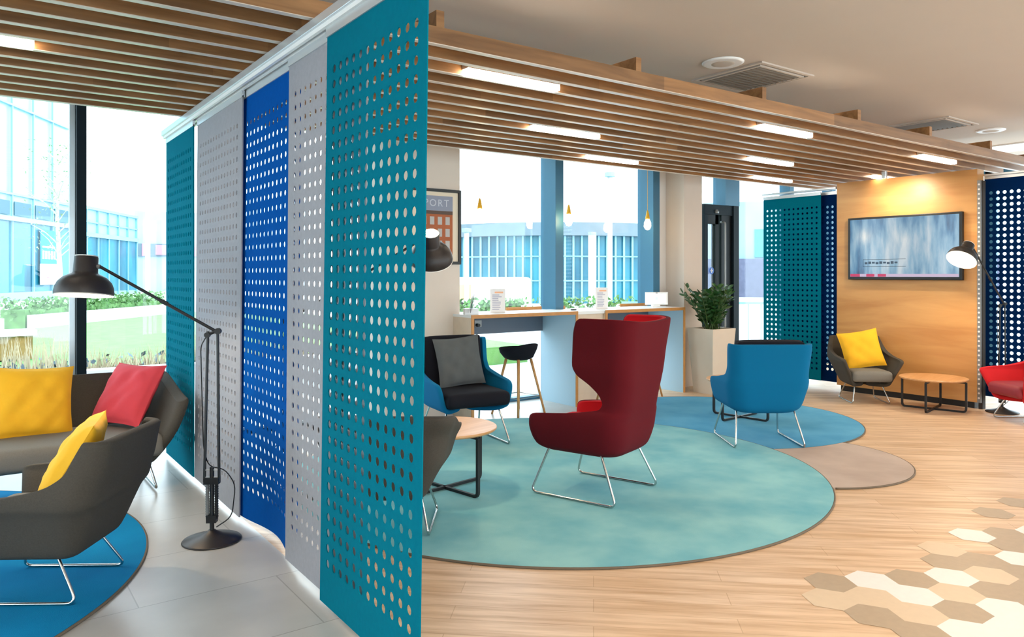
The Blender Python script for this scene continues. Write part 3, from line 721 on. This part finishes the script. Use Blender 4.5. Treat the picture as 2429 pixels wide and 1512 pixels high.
# ---------------------------------------------------------------- bench desks at the window
def desk(x0, x1, label):
    t = thing('bench_desk', label, 'desk', (x0, 6.25, 0), 0, 'white topped bench desks at the window'); w = x1-x0; dp = .62
    MB().box(0, w, .006, dp, 1.018, 1.045).build('desk_top', M['white'], t)
    mb = MB(); mb.box(-.002, w+.002, -.002, .006, 1.010, 1.0462); mb.box(-.002, .030, -.002, .006, 0, 1.01); mb.box(w-.030, w+.002, -.002, .006, 0, 1.01)
    mb.build('oak_edging', M['oaktrim'], t)
    for a in (0, w-.028):
        mb = MB(); mb.box(a, a+.028, .006, dp, 0, 1.018)
        if a == 0: mb.m[-1] = 1
        mb.build('side_panel', [M['blueboard'], M['birch']], t)
    MB().box(.028, w-.028, dp-.03, dp-.01, .80, 1.018).build('modesty_panel', M['greyboard'], t)
    s = MB(); sx = w*.30; s.box(sx, sx+.09, dp-.038, dp-.03, .88, .95); s.mi = 1; s.lathe([(.02, 0), (.018, .04)], 12, (sx+.03, dp-.038, .90), Matrix.Rotation(R(90), 3, 'X'))
    s.build('power_socket', [M['steelgrey'], M['black']], t)
    for a, b in ((.62, .98),):
        MB().box(w*a, w*b, dp-.012, dp+.008, 1.045, 1.080).build('oak_upstand', M['oaktrim'], t)
    return t
desk(4.02, 5.40, 'left bench desk with oak edging and pale blue sides')
desk(5.81, 7.13, 'right bench desk with oak edging, next to the planter')
t = thing('storage_unit', 'pale wood unit with white top between the two bench desks', 'cabinet', (5.404, 6.29, 0))
MB().box(0, .402, 0, .55, .02, 1.01).build('cabinet_body', M['birch'], t); MB().box(0, .402, -.02, .56, 1.01, 1.043).build('cabinet_top', M['white'], t)
MB().lathe([(.01, 0), (.012, .01), (.006, .014)], 14, (.2, 0, .93), Matrix.Rotation(R(90), 3, 'X')).build('cabinet_knob', M['inkorange'], t)
MB().box(.12, .30, .54, .56, 1.043, 1.078).build('oak_upstand', M['oaktrim'], t)
tag(MB().lathe([(.035, 0), (.035, .008), (.028, .014), (.001, .016)], 20, cap=False).build('cable_grommet', M['black'], loc=(5.55, 6.5, 1.043)), 'small black grommet on the white top between the desks', 'grommet')

def stool(x, y, rz, label, z=0):
    t = thing('bar_stool', label, 'stool', (x, y, z), rz, 'black bar stools with oak legs')
    mb = MB(); n = 28; prof = [(.02, .56), (.10, .565), (.15, .59), (.188, .64), (.20, .685), (.192, .69), (.178, .665), (.15, .64), (.02, .625)]
    vs = []; fs = []
    for r_, z in prof:
        for j in range(n):
            a = 2*math.pi*j/n; back = max(0, -math.sin(a))**1.3; zz = z+(.055*back if r_ > .16 else .0)
            vs.append((r_*math.cos(a)*1.05, r_*math.sin(a), zz))
    for i in range(len(prof)-1):
        for j in range(n): fs.append((i*n+j, i*n+(j+1) % n, (i+1)*n+(j+1) % n, (i+1)*n+j))
    fs += [tuple(range(n-1, -1, -1)), tuple((len(prof)-1)*n+j for j in range(n))]
    mb.add(vs, fs); mb.build('seat', M['navyseat'], t, smooth=True)
    for sx in (-1, 1):
        for sy in (-1, 1):
            MB().tube([(sx*.09, sy*.09, .575), (sx*.195, sy*.195, .0)], [.015, .011], 10).build('leg', M['oakleg'], t, smooth=True)
    k = .165; MB().tube([(k, k, .19), (-k, k, .19), (-k, -k, .19), (k, -k, .19)], .005, 6, closed=True).build('foot_ring', M['chrome'], t)
    return t
stool(4.63, 6.30, R(8), 'black bar stool with oak legs behind the facing blue armchair')
stool(5.72, 5.92, R(-10), 'bar stool hidden behind the wing chair, its left leg showing', RZ)
stool(6.45, 6.36, R(12), 'bar stool behind the wing chair, its right leg showing')

# things on the desks
def sign_holder(x, y, w, h, rz, label):
    t = thing('leaflet_stand', label, 'sign', (x, y, 1.0455), rz)
    mb = MB(); mb.box(-w/2, w/2, -.002, .002, .0, h); mb.box(-w/2, w/2, -.03, .03, 0, .004); mb.build('stand', M['paper'], t)
    mb = MB(); r2 = random.Random(3)
    nl = 9
    for k in range(nl):
        z = .03+k*(h-.08)/nl; a = r2.uniform(.55, .92); mb.box(-w*.36, -w*.36+w*.72*a, -.0034, -.0022, z, z+(h-.08)/nl*.55)
    mb.mi = 1; mb.box(-w*.2, w*.36, -.0034, -.0022, h-.045, h-.028)
    mb.build('printed_sheet', [M['inkgrey'], M['inkorange']], t)
sign_holder(4.52, 6.52, .16, .25, R(-25), 'white notice stand on the left bench desk')
sign_holder(5.98, 6.50, .15, .25, R(-25), 'white notice stand on the right bench desk')
t = thing('tablet', 'white tablet on a stand at the end of the right bench desk', 'tablet', (6.86, 6.47, 1.0455), R(-28))
mb = MB(); mb.box(-.145, .145, -.006, .006, .03, .185); mb.box(-.05, .05, 0, .06, 0, .03); mb.build('tablet_body', M['white'], t, bevel=.004)
mb = MB(); mb.box(-.115, .115, -.0078, -.0062, .05, .165); mb.mi = 1; mb.box(-.018, .018, -.0086, -.0080, .09, .125); mb.mi = 2; mb.box(-.012, .012, -.0086, -.0080, .172, .178)
mb.build('screen', [emit('tablet_screen', 'B9D6EA', .45), emit('tablet_mark', '22C4D8', .45), M['black']], t)
t = thing('brochure_holder', 'clear holder with leaning brochures at the left end of the desk', 'holder', (4.12, 6.42, 1.0455), R(-20))
MB().box(-.07, .07, -.05, .05, 0, .06).build('holder', mat('clear_acrylic', 'DDE3E8', .15), t)
for k, c in enumerate(('paper', 'greyboard', 'paper')):
    mb = MB(); mb.box(-.05, .05, -.002, .002, 0, .17); b = mb.build('brochure', M[c], t); b.location = (-.02+.02*k, -.03+.025*k, .03); b.rotation_euler = (R(12), R(-18-6*k), R(70))

# pendants over the desks
def pendant(x, label):
    t = thing('pendant_lamp', label, 'lamp', (x, 6.62, CEIL), 0, 'bare bulb pendants over the bench desks')
    MB().tube([(0, 0, 0), (0, 0, -.76)], .003, 6).build('cord', M['yellowcord'], t)
    MB().lathe([(.004, -.75), (.012, -.765), (.026, -.84), (.028, -.86), (.001, -.86)], 20, cap=False).build('lamp_holder', M['yellowcord'], t, smooth=True)
    MB().lathe([(.001, -1.0), (.03, -.985), (.045, -.95), (.042, -.91), (.025, -.87), (.014, -.86)], 20, cap=False).build('bulb', M['glow'], t, smooth=True)
pendant(4.36, 'bare bulb pendant with yellow holder in the left window pane')
pendant(5.58, 'bare bulb pendant with yellow holder beside the middle mullion')
pendant(6.86, 'bare bulb pendant on a yellow cord against the right mullion')

# ---------------------------------------------------------------- picture, TV
t = thing('framed_poster', 'black framed railway style poster on the beige pier', 'picture', (3.80, 6.60, 1.93))
a, b = .30, .38; mb = MB()
mb.box(-a, a, -.03, 0, b-.03, b); mb.box(-a, a, -.03, 0, -b, -b+.03); mb.box(-a, -a+.03, -.03, 0, -b+.03, b-.03); mb.box(a-.03, a, -.03, 0, -b+.03, b-.03)
mb.build('picture_frame', M['black'], t)
MB().box(-a+.03, a-.03, -.014, -.004, -b+.03, b-.03).build('mount', mat('cream_mount', 'E6D8C2', .7), t)
mb = MB(); mb.box(-.20, .205, -.016, -.0145, -.28, .31); mb.mi = 1; mb.box(-.20, .205, -.0175, -.0162, .16, .31)
mb.mi = 2; mb.box(-.20, .205, -.0175, -.0162, .125, .16); mb.mi = 3
for x in (-.15, -.06, .03, .12):
    for z in (-.22, -.10, .02): mb.box(x, x+.05, -.0175, -.0162, z, z+.08)
mb.build('poster_print', [mat('brick_print', 'B0613A', .7, var=.15, vscale=10), mat('slate_print', '8F95A8', .7), mat('dark_print', '5C4A42', .7), mat('pane_print', 'B9B6B4', .7)], t)
cu = bpy.data.curves.new('poster_lettering', 'FONT'); cu.body = 'PORT'; cu.size = .10; cu.extrude = .0004; cu.space_character = 1.25
to = bpy.data.objects.new('poster_lettering', cu); COL.objects.link(to); to.parent = t; to.location = (-.13, -.018, .205); to.rotation_euler = (R(90), 0, 0)
bpy.context.view_layer.update()
lm = bpy.data.meshes.new_from_object(to); lm.materials.clear(); lm.materials.append(mat('pale_ink', 'C6C9D4', .7))
lo = bpy.data.objects.new('poster_lettering', lm); COL.objects.link(lo); lo.parent = t; lo.location = to.location; lo.rotation_euler = to.rotation_euler; bpy.data.objects.remove(to)

def tv_mat():
    m = bpy.data.materials.new('tv_picture'); m.use_nodes = True; nt = m.node_tree; N = nt.nodes; L = nt.links; p = N['Principled BSDF']
    p.inputs['Base Color'].default_value = (.01,.01,.015,1); p.inputs['Roughness'].default_value = .12
    tc = N.new('ShaderNodeTexCoord'); mp = N.new('ShaderNodeMapping'); mp.inputs['Scale'].default_value = (1, 5.5, 1.1); L.new(tc.outputs['Object'], mp.inputs[0])
    no = N.new('ShaderNodeTexNoise'); no.inputs['Scale'].default_value = 2.0; no.inputs['Detail'].default_value = 4; L.new(mp.outputs[0], no.inputs['Vector'])
    g = N.new('ShaderNodeTexGradient'); g.gradient_type = 'SPHERICAL'; m3 = N.new('ShaderNodeMapping'); m3.inputs['Scale'].default_value = (1, 1.25, 1.7); m3.inputs['Location'].default_value = (0, 0, .12); L.new(tc.outputs['Object'], m3.inputs[0]); L.new(m3.outputs[0], g.inputs[0])
    ad = N.new('ShaderNodeMath'); ad.operation = 'MULTIPLY_ADD'; ad.inputs[1].default_value = .42; L.new(g.outputs[1], ad.inputs[0]); L.new(no.outputs[0], ad.inputs[2])
    rp = N.new('ShaderNodeValToRGB'); E = rp.color_ramp.elements; E[0].position = .34; E[0].color = lin('27426E'); E[1].position = .92; E[1].color = lin('DDECF4')
    x = rp.color_ramp.elements.new(.52); x.color = lin('5B93BC'); x = rp.color_ramp.elements.new(.70); x.color = lin('9CC6DF')
    L.new(ad.outputs[0], rp.inputs[0]); L.new(rp.outputs[0], p.inputs['Emission Color']); p.inputs['Emission Strength'].default_value = .36
    return m
t = thing('television', 'wall mounted television showing a blurred blue picture on the oak wall', 'television', (TX, 4.426, 1.76))
mb = MB(); mb.box(-.05, 0, -.655, .655, -.375, .375); mb.build('tv_casing', M['black'], t, bevel=.006)
sc = MB().box(-.053, -.0495, -.625, .625, -.34, .35).build('tv_screen', tv_mat(), t)
mb = MB(); mb.box(-.0545, -.0532, -.622, .622, -.338, -.306); mb.mi = 1
for y0, y1 in ((.50, .62), (.32, .42), (.18, .28)): mb.box(-.0555, -.0546, y0, y1, -.338, -.306)
mb.mi = 2; mb.box(-.0545, -.0532, -.05, .46, -.22, -.216); mb.box(-.0545, -.0532, -.05, .46, -.135, -.131); mb.box(-.0545, -.0532, .456, .46, -.22, -.131)
mb.mi = 3
for k in range(9):
    y1 = .44-k*.045; mb.box(-.0545, -.0532, y1-.034, y1, -.19+.004*(k % 3), -.165+.004*((k*2) % 3))
mb.build('ticker_strip', [emit('ticker', 'D9C3DE', .42, .02), emit('ticker_pink', 'D8306A', .42, .02), emit('caption_box', '24405C', .2, .02), emit('caption_smudge', '3F617E', .28, .02)], sc)
# wall washer above the TV
t = thing('spotlight', 'small spotlight under the slats washing the oak wall', 'light', (TX-.48, 4.40, 2.6), 0)
MB().lathe([(.03, 0), (.03, -.06), (.028, -.075), (.001, -.075)], 20).build('spot_housing', M['alu'], t)
l = bpy.data.lights.new('spot_beam', 'SPOT'); l.energy = 42; l.color = (1, .86, .66); l.spot_size = R(140); l.spot_blend = 1; l.shadow_soft_size = .03
lo = bpy.data.objects.new('spot_beam', l); COL.objects.link(lo); lo.parent = t; lo.location = (0, 0, -.08); lo.rotation_euler = (0, R(-40), 0)

# ---------------------------------------------------------------- planter
t = thing('potted_plant', 'leafy green plant in a tall tapered stone coloured planter beside the door', 'plant', (7.40, 6.07, 0), R(-2))
mb = MB(); a, b, h = .205, .15, .79
mb.add([(-b,-b,0),(b,-b,0),(b,b,0),(-b,b,0),(-a,-a,h),(a,-a,h),(a,a,h),(-a,a,h),(-a+.02,-a+.02,h),(a-.02,-a+.02,h),(a-.02,a-.02,h),(-a+.02,a-.02,h),(-a+.025,-a+.025,h-.06),(a-.025,-a+.025,h-.06),(a-.025,a-.025,h-.06),(-a+.025,a-.025,h-.06)],
    [(0,3,2,1),(0,1,5,4),(1,2,6,5),(2,3,7,6),(3,0,4,7),(4,5,9,8),(5,6,10,9),(6,7,11,10),(7,4,8,11),(8,9,13,12),(9,10,14,13),(10,11,15,14),(11,8,12,15),(12,13,14,15)])
mb.build('planter', M['pot'], t)
MB().box(-a+.026, a-.026, -a+.026, a-.026, h-.055, h-.03).build('soil', M['soil'], t)
st = MB(); lf = MB(); rr = random.Random(5)
for k in range(36):
    az = rr.uniform(0, 2*math.pi); el = rr.uniform(.05, .55); Ln = rr.uniform(.38, .62)
    p = Vector((rr.uniform(-.08, .08), rr.uniform(-.08, .08), h-.05)); pts = [p.copy()]
    d = Vector((math.cos(az)*el, math.sin(az)*el, 1)).normalized()
    for s_ in range(9):
        d = (d+Vector((math.cos(az)*.045, math.sin(az)*.045, -.02))).normalized(); p = p+d*Ln/9; pts.append(p.copy())
    st.tube(pts, [.008-.0006*i for i in range(10)], 5)
    for i in range(3, 10):
        for sg in (-1, 1):
            side = d.cross(Vector((rr.uniform(-.3, .3), rr.uniform(-.3, .3), 1))).normalized()*sg
            dirl = (side+d*.7+Vector((0, 0, rr.uniform(-.1, .3)))).normalized(); ll = rr.uniform(.07, .115); w = ll*.24; nrm = dirl.cross(d).normalized(); wv = dirl.cross(nrm).normalized()
            o_ = pts[i]
            lf.add([o_, o_+dirl*ll*.35+wv*w, o_+dirl*ll*.75+wv*w*.8, o_+dirl*ll, o_+dirl*ll*.75-wv*w*.8, o_+dirl*ll*.35-wv*w, o_+dirl*ll*.5+nrm*w*.25],
                   [(0,1,6),(1,2,6),(2,3,6),(3,4,6),(4,5,6),(5,0,6)])
st.build('stems', M['stem'], t, smooth=True); lf.build('foliage', M['leaf'], t)

# ---------------------------------------------------------------- outside
M['pave'] = mat('pale_paving', 'B8B6B6', .8, var=.06, vscale=1)
M['lawn'] = mat('lawn_grass', '6FA258', .95, var=.2, vscale=4, bump=.5, bscale=60)
M['kerb'] = mat('white_stone', 'CFCFD2', .8)
M['hedge'] = mat('hedge_leaf', '64904E', .7, var=.4, vscale=6)
M['straw'] = mat('straw_grass', 'CFC2A2', .9, var=.25, vscale=9)
M['facade'] = mat('facade_glass_teal', '125A70', .25, var=.35, vscale=.5, vstretch=(1,1,.5), col2='2F8A9C')
M['facadepale'] = mat('facade_glass_pale', '9AC8D4', .3, var=.1, vscale=.3)
M['mull'] = mat('facade_mullion', '86B6C6', .5)
M['concrete'] = mat('roof_band', '6F7F88', .8, var=.1, vscale=2)
M['brick'] = mat('grey_brick', '62647A', .9, var=.2, vscale=3)
M['cyan'] = mat('cyan_banner', '1585B8', .6); M['pinksign'] = mat('pink_sign', 'D888A8', .6)
struct(MB().box(-60, 80, 7.1, 110, -.2, -.1).build('ground', M['pave']))
o = MB().prism([(-8.3, 10.62), (8, 10.62), (9, 29), (5.6, 26.2), (1.05, 20.3), (.74, 19.8), (-8.3, 11.55)], -.1, .2).build('lawn', M['lawn']); o['kind'] = 'stuff'; tag(o, 'bright green lawn outside the left window', 'grass')
def leaves(mb, x0, y0, x1, y1, wd, z0, z1, n, sz):
    for k in range(n):
        u = random.random(); x = x0+(x1-x0)*u+random.uniform(-wd, wd); y = y0+(y1-y0)*u+random.uniform(-wd, wd); q = random.random()
        z = z0+(z1-z0)*q**.8*(.8+.2*math.sin(u*40))
        a = Vector([random.gauss(0, 1) for _ in range(3)]).normalized()*sz; b = a.cross(Vector([random.gauss(0, 1) for _ in range(3)])).normalized()*sz*.6
        c = Vector((x, y, z)); mb.add([c-a, c+b, c+a, c-b], [(0,1,2,3)])
for (x0, y0, x1, y1, lb) in ((-9, 12.0, .2, 20.4, 'clipped hedge on the left bank beyond the lawn'), (.85, 21.4, 4.9, 26.6, 'clipped hedge beyond the lawn, right of the dark mullion')):
    t = thing('hedge', lb, 'hedge', (0, 0, -.1), 0, 'hedges beyond the lawn')
    mb = MB(); dx, dy = x1-x0, y1-y0; Ln = math.hypot(dx, dy); rz = math.atan2(dy, dx)
    mb.obox(((x0+x1)/2+.5*dy/Ln, (y0+y1)/2-.5*dx/Ln, .30), Ln/2, .15, .28, rz); mb.build('kerb', M['kerb'], t)
    mb = MB(); mb.obox(((x0+x1)/2, (y0+y1)/2, .4), Ln/2, .3, .3, rz); mb.build('hedge_core', M['hedge'], t)
    mb = MB(); leaves(mb, x0, y0, x1, y1, .35, .45, 1.0, 2600, .06); mb.build('leaves', M['hedge'], t)
t = thing('planting_bed', 'low white walled bed of straw coloured grasses outside the left window', 'planter', (0, 9.6, -.1))
MB().box(-9, 5.5, -.08, .12, 0, .48).build('bed_wall', M['kerb'], t); MB().box(-9, 5.5, .12, .9, 0, .42).build('bed_soil', M['soil'], t)
mb = MB()
for k in range(2600):
    x = random.uniform(-7, 5.4); y = random.uniform(.16, .85); h_ = random.uniform(.15, .42)*(1+.35*math.sin(x*3)); dx = random.uniform(-.1, .1); dy = random.uniform(-.08, .08)
    mb.add([(x-.008, y, .40), (x+.008, y, .40), (x+dx, y+dy, .40+h_)], [(0,1,2)])
g = mb.build('grasses', M['straw'], t)
mb = MB(); leaves(mb, -7, .5, 5.4, .5, .25, .42, .62, 500, .05); mb.build('low_shrubs', mat('grey_green_leaf', '6E8290', .9, var=.3), t)
t = thing('park_bench', 'wooden bench with pale slab top on the lawn at the far left', 'bench', (.05, 13.1, .2), R(4))
MB().box(-2.2, .75, -.22, .22, .36, .44).build('bench_top', M['kerb'], t); MB().box(-2.15, .70, -.18, .18, .02, .36).build('bench_front', mat('bench_wood', '9C7A4E', .7, var=.3), t)

# glass building receding on the left
fd = Vector((.479, .878, 0)); fn = Vector((.878, -.479, 0)); P0 = Vector((1.43, 50.76, 0))
rzb = math.atan2(fd.y, fd.x)
t = thing('glass_building', 'tall pale glass fronted building behind the left window pane', 'building', (P0.x, P0.y, -.1), rzb)
# local x along facade (away), local y to the left (behind the facade)
MB().box(-26, 8.5, .05, 10, 0, 14).build('building_body', M['facadepale'], t)
MB().box(-26, 8.5, -.02, .05, .5, 4.6).build('shopfront', M['facade'], t)
mb = MB()
for z in (6.1, 11.2): mb.box(-26, 8.5, -.14, -.02, z, z+.12)
mb.box(-26, 8.5, -.25, -.02, 4.6, 4.85); mb.box(-26, 8.5, -.2, .05, 0, .5)
for k in range(14): x = -25.5+k*2.42; mb.box(x-.05, x+.05, -.12, -.02, .5, 14)
mb.build('mullions', M['mull'], t)
mb = MB()
for k in range(14):
    x = -25.4+k*2.42; mb.mi = k % 3
    if x < 3.5: mb.box(x, x+1.0+.3*(k % 2), -.06, -.02, .55, 4.1-.5*(k % 2))
mb.mi = 3
for k in range(14): x = -25.2+k*2.42; mb.box(x, x+1.9, -.06, -.02, 4.95, 5.75)
mb.build('shop_bays', [mat('bay_deep_teal', '084A5E', .3), mat('bay_stone', '66796F', .6), mat('bay_mid_teal', '27808F', .3), mat('bay_band', '105C6E', .3)], t)
mb = MB(); mb.box(4.2, 6.3, -.18, -.13, 2.2, 4.3); mb.mi = 1; mb.box(4.2, 6.3, -.18, -.13, .9, 2.2)
for k in range(5): mb.box(4.4+k*.36, 4.62+k*.36, -.2, -.18, 2.5, 3.0)
mb.box(4.4, 6.0, -.2, -.18, 3.2, 3.3); mb.mi = 2; mb.box(5.0, 5.5, -.2, -.18, 1.3, 1.8)
mb.build('banner', [M['cyan'], M['paper'], M['pinksign']], t)
t = thing('shop_building', 'lower glass shop wing right of the dark window mullion', 'building', (P0.x, P0.y, -.1), rzb)
MB().box(8.6, 20.5, .0, 10, 0, 6.3).build('building_body', M['facadepale'], t)
MB().box(8.6, 20.5, -.07, 0, .3, 4.2).build('shopfront', M['facade'], t)
mb = MB(); mb.box(8.6, 20.5, -.2, 0, 6.15, 6.35); mb.box(8.6, 20.5, -.15, 0, 5.2, 5.3); mb.box(8.6, 20.5, -.25, 0, 4.2, 4.5)
for k in range(7): x = 9.0+k*1.9; mb.box(x-.07, x+.07, -.15, 0, 0, 6.3)
mb.build('mullions', M['mull'], t)
t = thing('distant_block', 'distant pale blocks with pink shop signs beyond the shop wing', 'building', (13.5, 74, -.1), R(-10))
mb = MB(); mb.box(-1.5, 5, 0, 6, 0, 7.2); mb.box(5, 14, 2, 8, 0, 9); mb.build('building_body', mat('pale_block', 'A9BCCB', .8, var=.15, vscale=.6), t)
mb = MB(); mb.box(-1.4, 2.0, -.2, 0, 3.2, 4.3); mb.mi = 1; mb.box(-.9, -.4, -.25, -.2, 3.2, 4.3); mb.box(.2, 1.6, -.25, -.2, 3.3, 4.2); mb.box(2.6, 5, -.2, 0, 3.2, 4.1)
mb.build('shop_sign', [M['concrete'], M['pinksign']], t)
t = thing('street_tree', 'slender pale tree in front of the glass building', 'tree', (2.2, 26.5, -.1))
mb = MB(); mb.tube([(0,0,0),(.05,0,1.6),(-.02,.03,3.2),(.03,0,5.2)], [.09,.075,.05,.02], 8)
rr = random.Random(11)
for k in range(26):
    z = rr.uniform(1.9, 5); a = rr.uniform(0, 6.28); q = rr.uniform(.4, .9)
    mb.tube([(0,0,z), (math.cos(a)*q*.5, math.sin(a)*q*.5, z+q*.5), (math.cos(a)*q, math.sin(a)*q, z+q*.8)], [.02,.012,.005], 5)
mb.build('trunk', mat('birch_bark', 'B9BDB0', .8, var=.3, vscale=12), t)
mb = MB()
for k in range(420):
    a = rr.uniform(0, 6.28); q = rr.uniform(.1, .95); c = Vector((math.cos(a)*q, math.sin(a)*q, rr.uniform(2.2, 5.6))); u = Vector([rr.gauss(0,1) for _ in range(3)]).normalized()*.05; v = u.cross(Vector((0,0,1)))*.7
    mb.add([c-u, c+v, c+u, c-v], [(0,1,2,3)])
mb.build('young_leaves', mat('spring_leaf', '8FB07A', .7, var=.3), t)
tag(MB().tube([(0,0,0),(0,0,4.3)], .09, 10).build('lamp_post', M['kerb'], loc=(5.79, 32.8, -.1)), 'white lamp post beyond the lawn', 'lamp post')

# curved glass building on the right
def ptx(px, t_):
    a = (px-1214.5)/1786.66; return Vector((.5852*t_+a*.8109*t_, .8109*t_-a*.5852*t_, 0))
t = thing('curved_building', 'low curved teal glass building with grey roof band behind the right windows', 'building', (0, 0, -.1))
arc = [ptx(p, 40+((p-1330)/260)**2*2.2) for p in range(1040, 1601, 20)]
def ribbon(m, z0, z1, off, name, dep=.3):
    mb = MB(); vs = []
    for p in arc:
        u = p.normalized(); a = p-u*off; b = a+u*dep; vs += [(a.x,a.y,z0),(a.x,a.y,z1),(b.x,b.y,z1),(b.x,b.y,z0)]
    fs = []
    for i in range(len(arc)-1):
        q = i*4; fs += [(q, q+4, q+5, q+1), (q+1, q+5, q+6, q+2), (q+2, q+6, q+7, q+3), (q+3, q+7, q+4, q)]
    mb.add(vs, fs+[(0,1,2,3), tuple(len(vs)-4+k for k in (3,2,1,0))]); mb.build(name, m, t)
ribbon(M['facade'], 0, 3.6, 0, 'glass_front', 4); ribbon(M['concrete'], 3.6, 4.3, .5, 'roof_band', 5)
mb = MB()
for i, p in enumerate(arc):
    u = p.normalized(); mb.obox((p.x-u.x*.08, p.y-u.y*.08, 1.8), .05, .05, 1.8, rzb)
mb.build('mullions', M['mull'], t)
mb = MB()
for zz in (1.2, 2.5):
    for i in range(len(arc)-1): mb.tube([arc[i]*.997+Vector((0,0,zz)), arc[i+1]*.997+Vector((0,0,zz))], .04, 4)
mb.build('transom', M['mull'], t)
for (px_, t_, h_, r_, lb) in ((1107, 25, 2.95, .08, 'white pole outside the left edge of the right windows'), (1405, 30, 3.1, .16, 'thick short white pole outside the right window'), (1447, 22, 4.4, .07, 'tall thin white lamp post outside the right window')):
    p = ptx(px_, t_); o = thing('lamp_post', lb, 'lamp post', (p.x, p.y, -.1)); MB().tube([(0,0,0),(0,0,h_)], r_, 10).build('pole', M['kerb'], o, smooth=True)
    MB().lathe([(.001, h_), (.16, h_), (.16, h_+.12), (.001, h_+.14)], 12, cap=False).build('lamp_head', M['mull'], o)
# low kerbs, parked van and shrubs in front of it
for (px_, t_, w_, lb) in ((1160, 19, 1.9, 'white planter wall with green shrubs outside the left pane'), (1400, 21, 2.6, 'white planter wall with green shrubs outside the right pane')):
    p = ptx(px_, t_); o = thing('shrub_bed', lb, 'planter', (p.x, p.y, -.1), R(-36)); MB().box(-w_/2, w_/2, -.3, .3, 0, .55).build('bed_wall', M['kerb'], o)
    mb = MB(); leaves(mb, -w_/2, 0, w_/2, 0, .25, .5, .95, 500, .07); mb.build('shrubs', M['hedge'], o)
t = thing('parked_van', 'white van with orange mark parked outside the left pane', 'vehicle', (*ptx(1155, 26)[:2], -.1), R(-36))
MB().box(-1.5, 1.5, -.8, .8, .3, 1.45).build('van_body', M['kerb'], t, bevel=.12, seg=3)
for x in (-.9, .9): MB().lathe([(.32, 0), (.32, .15)], 20, (x, -.72, .32), Matrix.Rotation(R(90), 3, 'X')).build('wheel', M['black'], t)
MB().box(-.9, -.5, -.812, -.80, .7, 1.2).build('orange_mark', M['inkorange'], t)
# street seen past the door
t = thing('brick_building', 'grey brick building with pale windows seen past the door', 'building', (*ptx(1880, 50)[:2], -.1), R(-54))
MB().box(-9, 12, 0, 6, 0, 2.6).build('brick_base', M['brick'], t); MB().box(-9, 12, .4, 6, 2.6, 6.5).build('upper_storey', mat('pale_upper', '8DA9BA', .7, var=.15, vscale=.5), t)
mb = MB()
for k in range(2, 7): mb.box(-7+k*2.3, -6+k*2.3, .3, .4, 2.7, 4.6)
mb.build('window_bays', M['facade'], t)
t = thing('railing', 'pale metal railing outside past the door', 'railing', (*ptx(1775, 15)[:2], -.1), R(-40))
mb = MB(); mb.box(-2.5, 2.5, -.03, .03, .95, 1.0); mb.box(-2.5, 2.5, -.02, .02, .1, .14)
for k in range(21): mb.box(-2.5+k*.25-.01, -2.5+k*.25+.01, -.01, .01, 0, .95)
mb.build('bars', M['mull'], t)
